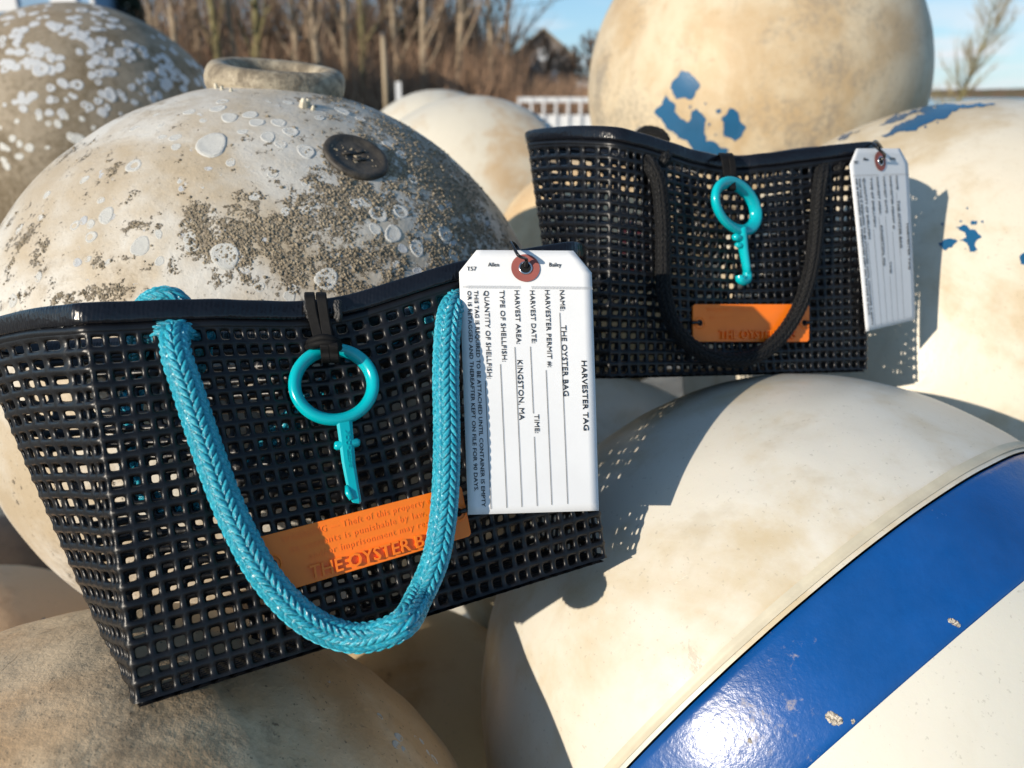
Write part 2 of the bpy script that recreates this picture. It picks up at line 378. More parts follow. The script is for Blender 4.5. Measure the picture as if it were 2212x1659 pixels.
# paint patches: outlines cut from thin film lying on the shell
def fractal(poly, it=3, amp=.10):
    P = [Vector(p) for p in poly]
    for _ in range(it):
        Q = []
        for i, a in enumerate(P):
            b = P[(i+1) % len(P)]; d = b-a; Q.append(a); Q.append((a+b)/2+Vector((-d.y, d.x))*random.uniform(-amp, amp))
        P = Q
    return P
def paint_patch(key, poly, mat, it=3, amp=.10, lift=.0004, lab=None, step=9):
    P = fractal(poly, it+1, amp+.03); xs = [p.x for p in P]; ys = [p.y for p in P]
    V = list(P); E = [(i, (i+1) % len(P)) for i in range(len(P))]
    x = min(xs)
    while x < max(xs):
        y = min(ys)
        while y < max(ys): V.append(Vector((x+random.uniform(-1, 1), y+random.uniform(-1, 1)))); y += step
        x += step
    vo, _, fo, _, _, _ = delaunay_2d_cdt([Vector((a.x, a.y)) for a in V], E, [list(range(len(P)))], 1, 1e-3)
    c = BU[key]['c']; seedl = {'B3': 3, 'B4': 4, 'B5': 5, 'B14': 14, 'B9': 9, 'B2': 2}.get(key, 1)
    lf = lump(seedl); v = []
    for q in vo:
        p, n = hit(key, q.x, q.y)
        if n is None:
            # clamp to limb
            bc = Vector(proj(BU[key]['c'])); qq = Vector((q.x, q.y)); tt = 1.
            while n is None and tt > .5: tt -= .01; w = bc+(qq-bc)*tt; p, n = hit(key, w.x, w.y)
        v.append(n*(BU[key]['R']+lift+(lf(n) if key != 'B2' else lp(n))))
    o = pydata('paint_patch', v, [tuple(reversed(f)) for f in fo if len(f) >= 3], mat, BU[key]['root'])
    if lab: o['label'] = lab
    return o
z3 = lambda l: [(1382+x*.375, y*.375) for x, y in l]
for pl in ([(175, 505), (245, 405), (350, 490), (300, 575), (255, 560), (210, 570)],
           [(80, 645), (150, 550), (205, 600), (200, 640), (275, 705), (300, 640), (330, 625), (385, 690), (370, 760), (385, 815), (430, 815), (515, 865), (490, 900), (310, 900), (270, 810), (220, 795), (150, 735)],
           [(470, 680), (520, 620), (560, 640), (612, 730), (590, 780), (545, 815), (480, 780), (485, 740)],
           [(-60, 800), (0, 730), (40, 760), (60, 800), (10, 830)],
           [(438, 635), (470, 630), (465, 650), (445, 655)], [(428, 770), (442, 768), (440, 785)]):
    paint_patch('B3', z3(pl), M_BLUE2)
for pl in ([(1375, 720), (1480, 650), (1600, 620), (1800, 597), (1960, 588), (2050, 598), (1900, 620), (1800, 640), (1760, 680), (1700, 690), (1650, 715), (1600, 740), (1590, 755), (1500, 755), (1420, 790), (1390, 785), (1450, 745), (1530, 700), (1600, 655), (1700, 640), (1560, 655), (1470, 700)],
           [(1140, 800), (1200, 770), (1280, 745), (1200, 790), (1150, 812)],
           [(1820, 1310), (1870, 1295), (1905, 1325), (1930, 1325), (1970, 1370), (1930, 1400), (1945, 1440), (1900, 1455), (1880, 1400), (1840, 1385), (1880, 1370), (1875, 1340)],
           [(1725, 1405), (1790, 1375), (1830, 1390), (1800, 1425), (1760, 1445)],
           [(1905, 1280), (1945, 1275), (1940, 1298), (1910, 1298)], [(1875, 1198), (1892, 1196), (1886, 1210)],
           [(2185, 1480), (2225, 1455), (2240, 1530), (2195, 1520)]):
    paint_patch('B4', z3(pl), M_BLUE2, 3, .12)
for key, cx, cy, n_ in (('B3', 1500, 262, 14), ('B4', 2085, 510, 7), ('B4', 1990, 262, 8)):
    for i in range(n_):
        x, y, q = cx+random.gauss(0, 55 if key == 'B3' else 30), cy+random.gauss(0, 30 if cy > 300 or key == 'B3' else 8), random.uniform(1.5, 4.5)
        paint_patch(key, [(x+q*math.cos(a)*random.uniform(.5, 1.3), y+q*math.sin(a)*random.uniform(.5, 1.2)) for a in (0, 1.2, 2.5, 3.7, 5)], M_BLUE2, 1, .1)
paint_patch('B5', [(1160, 232), (1190, 250), (1200, 290), (1180, 275), (1150, 245)], M_BLUE2, 2, .05)
M_REDP = blue_mat('faded_red_paint', (.42, .05, .05), .2)
for pl in ([(1350, 480), (1425, 475), (1430, 600), (1352, 605)],): paint_patch('B14', pl, M_REDP, 2, .08, lab='faded red paint')
paint_patch('B11', [(1470, 890), (1600, 900), (1600, 950), (1480, 940)], M_BLUE2, 2, .1)
paint_patch('B9', [(78, 1345), (95, 1335), (104, 1352), (82, 1362)], M_BLUE2, 2, .1)

# crust mask on B1 -> vertex attribute + real lumps
CR = [(930, 370, 70, 50, 1.1), (1000, 430, 50, 60, 1.1), (880, 270, 90, 35, 1.0), (730, 215, 60, 16, .8), (960, 540, 90, 40, .8), (660, 490, 60, 40, .75), (150, 330, 70, 20, .5), (560, 505, 150, 50, 1.), (470, 470, 70, 30, .9), (700, 570, 130, 45, .9), (900, 330, 80, 60, 1.0), (860, 260, 70, 40, .9), (950, 450, 60, 90, .9), (740, 430, 110, 70, .85), (1010, 500, 60, 60, .8),
      (620, 440, 60, 40, .7), (330, 590, 160, 30, .45), (250, 640, 150, 25, .4), (60, 520, 40, 60, .5), (800, 620, 120, 40, .7), (770, 345, 70, 50, .9), (560, 590, 60, 20, .6), (200, 350, 60, 20, .35), (40, 600, 40, 60, .4), (1050, 560, 60, 60, .7), (790, 560, 90, 60, .9)]
def crust_val(n):
    p = BU['B1']['c']+n*BU['B1']['R']
    if n.dot((CAM-p).normalized()) < -.05: return .25+.3*noise.noise(n*8)
    x, y = proj(p); s = 0
    for cx, cy, a, b, w in CR: s = max(s, w*math.exp(-.5*(((x-cx)/a)**2+((y-cy)/b)**2)))
    return s*.62 + .34*noise.noise(n*16) + .30*noise.noise(n*38+Vector((3, 1, 7))) + .22*noise.noise(n*95)
me = BU['B1']['body'].data; att = me.attributes.new('crust', 'FLOAT', 'POINT')
att.data.foreach_set('value', [crust_val(v.co.normalized()) for v in me.vertices])
ico = []
phi = (1+5**.5)/2
icov = [Vector(p).normalized() for p in [(-1, phi, 0), (1, phi, 0), (-1, -phi, 0), (1, -phi, 0), (0, -1, phi), (0, 1, phi), (0, -1, -phi), (0, 1, -phi), (phi, 0, -1), (phi, 0, 1), (-phi, 0, -1), (-phi, 0, 1)]]
icof = [(0, 11, 5), (0, 5, 1), (0, 1, 7), (0, 7, 10), (0, 10, 11), (1, 5, 9), (5, 11, 4), (11, 10, 2), (10, 7, 6), (7, 1, 8), (3, 9, 4), (3, 4, 2), (3, 2, 6), (3, 6, 8), (3, 8, 9), (4, 9, 5), (2, 4, 11), (6, 2, 10), (8, 6, 7), (9, 8, 1)]
V = []; Fc = []; cnt = 0
lf1 = lump(1, .0016)
while cnt < 30000:
    x, y = random.uniform(0, 1100), random.uniform(200, 760)
    p, n = hit('B1', x, y)
    if n is None: cnt += 1; continue
    c = crust_val(n)+random.uniform(-.10, .10)
    cnt += 1
    if c < (.38 if (Vector((x, y))-Vector((770, 337))).length > 62 else .62-.4*noise.noise(n*70)): continue
    s = random.uniform(.00025, .0008)*(.8+.8*min(1, c))*(1.5 if random.random() < .08 else 1); plg = (Vector((x, y))-Vector((770, 337))).length < 62; base = n*(.21+lf1(n)+(.0006 if plg else 0)); n0 = len(V)
    for q in icov: V.append(base + q*s*random.uniform(.7, 1.2))
    Fc += [tuple(n0+i for i in t) for t in icof]
tag(pydata('mud_crust', V, Fc, M_MUD, BU['B1']['root'], False), 'grainy brown dried mud crust', kind='stuff')

# barnacle scars
def scar_mesh(seed, dome=.10):
    r = random.Random(seed); n = 28; hol = -.1 if seed % 6 == 0 else .5; v = [Vector((0, 0, dome*hol))]; f = []
    p1, p2 = r.uniform(0, 6), r.uniform(0, 6); rad = [1+.07*math.sin(2*2*PI*k/n+p1)+.05*math.sin(3*2*PI*k/n+p2)+.02*r.uniform(-1, 1) for k in range(n)]
    for j, (q, z) in enumerate(((.35, dome*(hol*.8+.15)), (.7, dome*.4), (.88, dome*.95), (1.0, dome*.5), (1.05, -.03))):
        for k in range(n):
            a = 2*PI*k/n; rr = q*(1+(rad[k]-1)*q); zz = z*(1+.35*(k % 2)*(q > .3)*(q < .95)+.2*r.uniform(-1, 1)); v.append(Vector((math.cos(a)*rr, math.sin(a)*rr*.9, zz)))
    for k in range(n): f.append((0, 1+k, 1+(k+1) % n))
    for j in range(4):
        for k in range(n): a = 1+j*n; f.append((a+k, a+n+k, a+n+(k+1) % n, a+(k+1) % n))
    me = D.meshes.new('barnacle_scar'); me.from_pydata([tuple(x) for x in v], [], f); me.update()
    me.polygons.foreach_set('use_smooth', [True]*len(me.polygons)); return me
SC = [scar_mesh(i) for i in range(6)]; SCG = []
for m_ in SC: g = m_.copy(); g.materials.append(M_SCAR2); SCG.append(g)
for m_ in SC: m_.materials.append(M_SCAR)
def scar(key, px, py, rpx, meshes, lf, asp=1.):
    p, n = hit(key, px, py)
    if n is None: return False
    b = BU[key]; dist = (p-CAM).dot(ray(CX, CY)); r = rpx*dist/F
    o = D.objects.new('barnacle_scar', random.choice(meshes)); COL.objects.link(o); o.parent = b['root']
    q = n.to_track_quat('Z', 'Y') @ Matrix.Rotation(random.uniform(0, 6.28), 4, 'Z').to_quaternion()
    o.rotation_mode = 'QUATERNION'; o.rotation_quaternion = q; o.location = n*(b['R']+lf(n)-.0001+(.0006 if key == 'B2' else 0)); o.scale = (r, r*asp, r*.85); return True
S1 = [(458,314,38),(288,357,20),(226,463,21),(193,482,12),(194,510,15),(160,486,13),(42,496,12),(302,531,24),(409,512,15),(411,532,14),(486,552,32),(496,257,20),(472,238,17),(555,267,17),(541,251,17),(602,267,17),(628,286,18),(579,297,18),(607,312,14),(661,326,22),(378,297,14),(380,317,12),(350,295,10),(179,385,12),(290,276,12),(481,222,14),(524,286,11),
      (819,461,21),(851,503,22),(868,455,19),(812,493,15),(771,437,14),(790,435,14),(826,423,8),(963,503,20),(903,534,20),(894,385,14),(868,333,15),(840,312,14),(799,484,7),(740,239,18),(982,552,15),(955,448,10),(706,602,26),(625,640,14),(632,622,10),(100,420,12),(85,470,10),(215,430,10),(410,244,14),(440,262,10),(330,640,14),(560,620,12),(30,650,16),(1010,470,12),(780,255,12),(690,255,12)]
for x, y, r in S1: scar('B1', x, y, r, SC, lf1)
got = 0
while got < 130:
    x = random.uniform(10, 1060); y = random.uniform(215, 640)
    if noise.noise(Vector((x*.011, y*.015, 9))) < random.uniform(-.25, .25): continue
    if abs(x-770) < 80 and abs(y-337) < 55: continue
    got += scar('B1', x, y, random.choice((4, 5, 5, 6, 7, 9, 12)), SC if random.random() < .5 else SCG, lf1, random.uniform(.7, 1))
lf7 = lump(7, .0012); got = 0
while got < 290:
    x = random.uniform(0, 470); y = 5+random.betavariate(1.0, 1.9)*390
    if noise.noise(Vector((x*.012, y*.02, 3))) < -.2+.2*(y/400) and random.random() < .75: continue
    got += scar('B7', x, y, random.uniform(4, 10.5)*(1.2 if y < 200 else 1.)*(1.5 if random.random() < .06 else 1), SCG if y < 250 else SC, lf7, random.uniform(.8, 1))
lf8 = lump(8, .003)
for x, y, r in [(766,1399,8),(753,1412,11),(770,1405,6),(744,1424,7),(848,1390+6,9),(823,1544,9),(863,1591,13),(859,1608,14),(873,1620,9),(912,1601,8),(939,1640,12),(900,1592,6),(712,1466,6),(925,1625,7)]: scar('B8', x, y, r, SC, lf8)
# crusty chips on the blue band
for x, y, a, b, n_ in ((1801, 1552, 19, 12, 120), (2057, 1346, 13, 6, 40), (1620, 1600, 4, 3, 8), (1842, 1560, 3, 4, 6)):
    V = []; Fc = []
    for i in range(n_):
        t_ = random.uniform(0, 6.28); q_ = random.random()**.5; dx, dy = a*q_*math.cos(t_), b*q_*math.sin(t_)
        p, n = hit('B2', x+dx*.85-dy*.4, y+dx*.45+dy*.85)
        if n is None: continue
        s_ = random.uniform(.0003, .0010); base = n*(BU['B2']['R']+.0005+lp(n)); n0 = len(V)
        for q in icov: V.append(base+q*s_*random.uniform(.6, 1.2))
        Fc += [tuple(n0+i_ for i_ in f_) for f_ in icof]
    tag(pydata('paint_chip', V, Fc, M_CHIP, BU['B2']['root'], False), 'crusty worn spot in the blue paint', kind='stuff')
# ring and plug on B1
def lathe(prof, n, center, axis, wob=0., seed=0):
    q = axis.to_track_quat('Z', 'Y'); v = []; f = []; m = len(prof); r_ = random.Random(seed)
    for k in range(n):
        a = 2*PI*k/n
        for (r, z) in prof:
            w = 1+wob*noise.noise(Vector((math.cos(a)*2, math.sin(a)*2, z*60+seed)))
            v.append(center+q @ Vector((math.cos(a)*r*w, math.sin(a)*r*w, z*(1+wob*2*noise.noise(Vector((math.cos(a)*1.5, math.sin(a)*1.5, seed+5)))))))
    for k in range(n):
        for j in range(m): f.append((k*m+j, ((k+1) % n)*m+j, ((k+1) % n)*m+(j+1) % m, k*m+(j+1) % m))
    return v, f
ra = (Vector((0, 0, 1)) + (CW.to_3x3() @ Vector((.11, 0, .12)))).normalized()
ring_c = at(597, 175, .565)
prof = []
for k in range(18):
    a = 2*PI*k/18; prof.append((.0396+.0090*math.copysign(abs(math.cos(a))**.8, math.cos(a)), .0108*math.copysign(abs(math.sin(a))**.8, math.sin(a))))
v, f = lathe(prof, 72, ring_c, ra, .03, 3); wpart('lifting_ring', v, f, M_RING, BU['B1']['root'])['label'] = 'thick tan moulded ring'
n_top = (ring_c-BU['B1']['c']).normalized()
neck = [(.018, -.022), (.033, -.022), (.030, -.010), (.029, .001), (.020, .001)]
v, f = lathe(neck, 48, ring_c, ra); wpart('ring_neck', v, f, M_B1, BU['B1']['root'])
p, n = hit('B1', 770, 337)
pr = [(.0005, -.002), (.0005, .0003), (.009, .0003), (.0150, .0002), (.0166, .0013), (.0188, .0014), (.0202, .0004), (.0204, -.003), (.01, -.004)]
M_PLUG = plain('dark_rubber_plug', (.05, .042, .032), .6, var=.5, scale=120, bump=(300, .0005))
v, f = lathe(pr, 48, p, n, .02); wpart('plug', v, f, M_PLUG, BU['B1']['root'])['label'] = 'round dark bung crusted with mud'
q = n.to_track_quat('Z', 'Y'); mb = MB()
for i, (a, b, w) in enumerate(((-.004, .002, .010), (.004, .003, .006), (.0, -.004, .009))): mb.box(p+q @ Vector((a, b, .0006)), (w, .0018, .0012), q.to_matrix())
mb.build('plug_slot', M_PLUG, BU['B1']['root'])
# old shell bits at the ring foot
for x, y, s in ((655, 232, .003), (664, 228, .0022), (676, 238, .0016), (468, 192, .0018), (480, 195, .0014), (500, 199, .0013)):
    p, n = hit('B1', x, y)
    if p: MB().tube([p, p+n*s*1.2, p+n*s*2], [s, s*.8, s*.4], 7).build('barnacle_shell', M_SEAM, BU['B1']['root'], False)

# ------------------------------------------------------------------ mesh bags
def hermite_loop(ctrl, N_):
    us = np.array([c[0] for c in ctrl], float); P = np.array([tuple(c[1]) for c in ctrl], float); m = len(us)
    ue = np.concatenate(([us[-1]-N_], us, [us[0]+N_])); Pe = np.vstack((P[-1:], P, P[:1]))
    T = (Pe[2:]-Pe[:-2])/(ue[2:]-ue[:-2])[:, None]
    def ev(u):
        u = np.mod(np.asarray(u, float)-us[0], N_)+us[0]; i = np.clip(np.searchsorted(us, u, 'right')-1, 0, m-1); j = (i+1) % m
        h = np.where(j == 0, us[0]+N_-us[i], us[j]-us[i]); t = ((u-us[i])/h)[..., None]; hh = h[..., None]
        return (2*t**3-3*t**2+1)*P[i]+(t**3-2*t**2+t)*hh*T[i]+(-2*t**3+3*t**2)*P[j]+(t**3-t**2)*hh*T[j]
    return ev
# hole ring pattern for one cell
K = 16
outer = []
for k in range(K):
    s = k/K*4; e = int(s); t = s-e
    outer.append([(t, 0), (1, t), (1-t, 1), (0, 1-t)][e])
outer = np.array(outer); ang = np.arctan2(outer[:, 1]-.5, outer[:, 0]-.5)
def hole_pts(hw, hh, ex=4.5):
    c, s = np.cos(ang), np.sin(ang); r = (np.abs(c/hw)**ex+np.abs(s/hh)**ex)**(-1/ex); return np.stack((.5+c*r, .5+s*r), 1)
def net(SF, n_u, n_v, closed, name, mat, root, hh=.0014, hv=.0009, seed=0, th=.0009):
    """SF(u,v)->(pos,normal) arrays, one rounded hole per unit cell; joined once, thickness both ways."""
    r = np.random.default_rng(seed); V = []; Fq = []; cache = {}
    ridge = np.where((outer[:, 1] < 1e-6) | (outer[:, 1] > 1-1e-6), hh, hv)
    corner = ((outer[:, 0] < 1e-6) | (outer[:, 0] > 1-1e-6)) & ((outer[:, 1] < 1e-6) | (outer[:, 1] > 1-1e-6)); ridge = np.where(corner, hh*1.08, ridge)
    UV = []; H = []
    for i in range(n_u):
        for j in range(n_v):
            hp = hole_pts(.288+r.uniform(-.028, .028), .255+r.uniform(-.028, .028)); mid = outer*.42+hp*.58
            o_ = np.array([i, j])
            UV.append(np.vstack((outer, mid, hp, mid, outer))+o_)
            H.append(np.concatenate((ridge, ridge*.78, np.full(K, 0.), -ridge*.78, -ridge)))
    UV = np.array(UV); H = np.array(H); sh = UV.shape
    pos, nor = SF(UV[..., 0].ravel(), UV[..., 1].ravel())
    P = (pos+nor*H.ravel()[:, None])
    nc = sh[0]; base = (np.arange(nc)*5*K)[:, None, None, None]; rr = np.arange(4)[None, :, None]; kk = np.arange(K)[None, None, :]
    k2 = (kk+1) % K
    b = np.arange(nc)[:, None, None]*5*K
    q = np.stack(np.broadcast_arrays(b+rr*K+kk, b+(rr+1)*K+kk, b+(rr+1)*K+k2, b+rr*K+k2), -1).reshape(-1, 4)
    key = np.round(P*2e5).astype(np.int64); uq, idx, inv = np.unique(key, axis=0, return_index=True, return_inverse=True); inv = inv.ravel()
    P = P[idx]; q = inv[q]
    me = D.meshes.new(name); me.vertices.add(len(P)); me.vertices.foreach_set('co', P.astype(np.float32).ravel())
    me.loops.add(q.size); me.loops.foreach_set('vertex_index', q.ravel().astype(np.int32)); me.polygons.add(len(q))
    me.polygons.foreach_set('loop_start', np.arange(0, q.size, 4, dtype=np.int32)); me.polygons.foreach_set('loop_total', np.full(len(q), 4, np.int32))
    me.update(calc_edges=True); me.validate(); o = obj(name, me, mat); part_of(o, root); return o

class Bag:
    def __init__(s, top, bot, NU, rows, label, loc, seed):
        s.N = sum(NU); s.rows = rows; s.NU = NU
        s.T = hermite_loop(top, s.N); s.B = hermite_loop(bot, s.N); s.seed = seed
        s.cent = np.mean([tuple(p) for _, p in bot], 0)
        s.root = thing('mesh_tote_bag', label, 'bag', 'black mesh tote bags on the buoys', loc)
    def pos(s, u, v):       # v 0 (top) .. rows (bottom)
        t = (v/s.rows)[..., None]; a = s.T(u); b = s.B(u)
        p = a*(1-t)+b*t
        w = np.sin(u*2*PI*7/s.N+s.seed)*.0005*np.sin(v*.31+1)+np.sin(u*2*PI*23/s.N+v*.5)*.00022
        return p, w
    def surf(s, u, v):
        u = np.asarray(u, float); v = np.asarray(v, float); e = .05
        p, w = s.pos(u, v); pu = s.pos(u+e, v)[0]-s.pos(u-e, v)[0]; pv = s.pos(u, v+e)[0]-s.pos(u, v-e)[0]
        n = np.cross(pv, pu); n /= np.linalg.norm(n, axis=-1)[..., None]
        return p+n*w[..., None], n*s.flip
    def setup(s):
        s.flip = 1.0
        p, n = s.surf(np.array([s.NU[0]/2.]), np.array([s.rows/2.]))
        if n[0].dot(np.array(CAM)-p[0]) < 0: s.flip = -1.0
        # solid proxy of the front + all walls for placing things against the bag
        uu = np.arange(0, s.N+.01, .5); vv = np.arange(0, s.rows+.01, 1.); g = [[Vector(x) for x in s.surf(uu, np.full(len(uu), v))[0]] for v in vv]
        V = [p for r in g for p in r]; m = len(uu); Fq = [(j*m+i, j*m+i+1, (j+1)*m+i+1, (j+1)*m+i) for j in range(len(vv)-1) for i in range(m-1)]
        s.bvh = BVHTree.FromPolygons(V, Fq)
        wmat = M_BLACK; net(s.surf, s.N, s.rows, True, 'mesh_wall', wmat, s.root, seed=s.seed)
        # base panel
        nf, ns = s.NU[0], s.NU[1]
        def base(u, v):
            f_ = s.B(u); k_ = s.B(nf+ns+(nf-u)); t = (v/ns)[..., None]; p = f_*(1-t)+k_*t
            e = .02; fu = s.B(u+e)-s.B(u-e); d = k_-f_; n = np.cross(fu, d); n /= np.linalg.norm(n, axis=-1)[..., None]
            dn = np.where(n[:, 2:3] > 0, -n, n); return p+dn*.0002, dn
        net(base, nf, ns, False, 'base_mesh', wmat, s.root, seed=s.seed+77)
        # rim: U-shaped trim folded over the top edge
        uu = np.arange(0, s.N, .25); p, n = s.surf(uu, np.zeros(len(uu))); pv = s.surf(uu, np.full(len(uu), .5))[0]
        up = p-pv; up /= np.linalg.norm(up, axis=1)[:, None]
        sec = []; hw, ht = .0025, .0045
        for k in range(16):
            a = 2*PI*k/16; sec.append((hw*math.copysign(abs(math.cos(a))**.55, math.cos(a)), ht*math.copysign(abs(math.sin(a))**.55, math.sin(a))))
        V = []; 
        for i in range(len(uu)):
            for x, y in sec: V.append(p[i]+n[i]*x+up[i]*(y+.0008))
        m = len(sec); L = len(uu); Fq = [(i*m+k, i*m+(k+1) % m, ((i+1) % L)*m+(k+1) % m, ((i+1) % L)*m+k) for i in range(L) for k in range(m)]
        wpart('rim', V, Fq, M_RIM, s.root)
        # binding lip under the rim
        V = []
        for i in range(len(uu)):
            for x, y in ((.0014, -.0038), (.0017, -.0068), (.0, -.0075), (-.0017, -.0068), (-.0014, -.0038)): V.append(p[i]+n[i]*x+up[i]*y)
        m = 5; Fq = [(i*m+k, i*m+(k+1) % m, ((i+1) % L)*m+(k+1) % m, ((i+1) % L)*m+k) for i in range(L) for k in range(m)]
        wpart('rim_binding', V, Fq, M_BLACK, s.root)
    def on(s, px, py, off=0.):
        """point in front of the bag's face under a photo position"""
        h = s.bvh.ray_cast(CAM, ray(px, py))
        if h[0] is None: return None
        return h[0]-ray(px, py)*off
NUc = (31, 11, 31, 11)
# front bag
A_, C_ = at(299, 1518, .287), at(1303, 1205, .375)
e_ = CW.to_3x3()
bl = at(272, 1482, .340); br = at(1165, 1192, .435)
top1 = [(0, at(185, 683, .304)), (7, at(430, 674, .322)), (13, at(600, 676, .341)), (15.5, at(692, 672, .349)), (18, at(780, 655, .354)), (24, at(1000, 588, .368)), (31, at(1226, 546, .386)),
        (33, at(1252, 548, .400)), (36.5, at(1246, 566, .42)), (42, at(1190, 590, .43)), (50, at(960, 670, .415)), (57.5, at(706, 715, .372)), (64, at(520, 735, .385)), (70.5, at(250, 748, .410)), (73.5, at(60, 758, .412)), (75.2, at(-35, 752, .395)), (76.6, at(-52, 735, .372)), (78.3, at(-15, 714, .347)), (80, at(45, 699, .328)), (81.3, at(95, 691, .316)), (82.2, at(140, 687, .309))]
bot1 = [(0, A_), (1.0, A_.lerp(C_, .035)), (15.5, A_.lerp(C_, .5)), (30, A_.lerp(C_, .965)), (31, C_), (32, C_.lerp(br, .12)), (36.5, C_.lerp(br, .5)), (41, C_.lerp(br, .88)), (42, br), (43, br.lerp(bl, .04)), (57.5, br.lerp(bl, .5)), (72, br.lerp(bl, .96)), (73, bl), (74, bl.lerp(A_, .12)), (78.5, bl.lerp(A_, .5)), (83, bl.lerp(A_, .88))]
bag1 = Bag(top1, bot1, NUc, 21, 'front black mesh tote with braided teal rope handles, tilted left on the buoys', A_, 3); bag1.setup()
A2, C2_ = at(1316, 812, .462), at(1868, 798, .528); br2 = at(1840, 788, .590); bl2 = at(1178, 812, .520)
top2 = [(0, at(1318, 292, .474)), (5, at(1400, 312, .482)), (11, at(1505, 343, .500)), (15.5, at(1578, 355, .514)), (20, at(1650, 349, .514)), (26, at(1770, 334, .520)), (30, at(1862, 324, .530)),
        (31.5, at(1885, 324, .538)), (36.5, at(1890, 330, .575)), (42, at(1850, 332, .60)), (50, at(1735, 333, .592)), (57.5, at(1600, 352, .548)), (64, at(1460, 345, .56)), (72, at(1260, 322, .575)), (74.5, at(1160, 308, .565)), (77, at(1146, 298, .54)), (81, at(1225, 290, .498))]
bot2 = [(0, A2), (1, A2.lerp(C2_, .035)), (15.5, A2.lerp(C2_, .5)), (30, A2.lerp(C2_, .965)), (31, C2_), (32, C2_.lerp(br2, .12)), (36.5, C2_.lerp(br2, .5)), (41, C2_.lerp(br2, .88)), (42, br2), (43, br2.lerp(bl2, .04)), (57.5, br2.lerp(bl2, .5)), (72, br2.lerp(bl2, .96)), (73, bl2), (74, bl2.lerp(A2, .12)), (78.5, bl2.lerp(A2, .5)), (83, bl2.lerp(A2, .88))]
bag2 = Bag(top2, bot2, NUc, 21, 'rear black mesh tote with black rope handles, upright between the tall buoys', A2, 5); bag2.setup()

# ------------------------------------------------------------------ braided ropes
def rope(name, pts, r, mat, root, pitch=.0037, KC=10, around=100, per=11, h=.22, lab=None):
    path, L = resample(pts, pitch/per); n = len(path); P = np.array([tuple(p) for p in path])
    T = np.gradient(P, axis=0); T /= np.linalg.norm(T, axis=1)[:, None]
    X = np.zeros_like(P); x = np.cross(T[0], (0.3, .2, 1.)); x /= np.linalg.norm(x)
    for i in range(n):
        x = x-T[i]*x.dot(T[i]); x /= np.linalg.norm(x); X[i] = x
    Y = np.cross(X, T); th = np.arange(around)*2*PI/around
    s = np.arange(n)*(L/max(1, n-1))
    TH, SS = np.meshgrid(th, s); c = TH/(2*PI)*KC; ci = np.floor(c); xx = (c-ci)*2-1; lean = np.where(ci % 2 == 0, 1., -1.)
    ph = SS/pitch + lean*xx*.52 + np.where(ci % 2 == 0, 0., .5)+.06*np.sin(SS*400+ci); yy = (ph-np.floor(ph))*2-1
    hgt = np.sqrt(np.clip(1-np.abs(yy)**2.2, 0, 1))*np.sqrt(np.clip(1-np.abs(xx)**3*.8, 0, 1))
    hgt *= 1-.25*yy*1.
    rr = r*(1-h+hgt*h*1.25)
    env = np.minimum(1, np.minimum(s/(r*.6), (s[-1]-s)/(r*.6))+.25)[:, None]; rr = rr*np.sqrt(np.clip(env, 0, 1))
    V = P[:, None, :]+X[:, None, :]*(np.cos(TH)*rr)[..., None]+Y[:, None, :]*(np.sin(TH)*rr)[..., None]
    a = np.arange(n-1)[:, None]*around; k = np.arange(around)[None, :]; k2 = (k+1) % around
    q = np.stack(np.broadcast_arrays(a+k, a+k2, a+around+k2, a+around+k), -1).reshape(-1, 4)
    me = D.meshes.new(name); V = V.reshape(-1, 3); me.vertices.add(len(V)); me.vertices.foreach_set('co', V.astype(np.float32).ravel())
    me.loops.add(q.size); me.loops.foreach_set('vertex_index', q.ravel().astype(np.int32)); me.polygons.add(len(q))
    me.polygons.foreach_set('loop_start', np.arange(0, q.size, 4, dtype=np.int32)); me.polygons.foreach_set('loop_total', np.full(len(q), 4, np.int32))
    me.update(calc_edges=True)
    at_ = me.attributes.new('fibre', 'FLOAT_VECTOR', 'POINT'); fv = np.stack((yy*.5+xx*.05, xx, yy), -1).reshape(-1, 3); at_.data.foreach_set('vector', fv.astype(np.float32).ravel())
    o = obj(name, me, mat); part_of(o, root)
    if lab: o['label'] = lab
    return o
def bpts(bag, l, off):
    out = []
    for i, p in enumerate(l):
        o_ = p[2] if len(p) > 2 else off; q = bag.on(p[0], p[1], o_)
        if q is None: q = out[-1]+(at(p[0], p[1], .35)-at(*l[i-1][:2], .35))*(1.0)
        out.append(q)
    return out
hp = [(398, 712, -.014), (390, 717, -.005), (378, 732, .003), (382, 770, .0075), (402, 830, .009), (428, 910, .009), (455, 990, .009), (484, 1070, .0095), (522, 1155, .0105), (570, 1240, .011), (640, 1320, .012), (715, 1366, .013), (780, 1376, .014),
      (850, 1350, .014), (905, 1290, .013), (940, 1210, .015), (957, 1120, .016), (964, 1020, .017), (965, 920, .017), (963, 820, .016), (965, 740, .013), (972, 680, .008), (985, 652, .0), (990, 640, -.008)]
R_ROPE = .0057
rope('front_rope_handle', catmull(bpts(bag1, hp, .008), 10), R_ROPE, M_ROPE, bag1.root, lab='teal braided rope handle hanging on the front')
rope('rope_knot', catmull(bpts(bag1, [(330, 722, -.008), (345, 717, -.0025), (370, 714, -.0015), (398, 716, -.002), (416, 724, -.008)], 0), 8), .0048, M_ROPE, bag1.root, per=9, around=70)
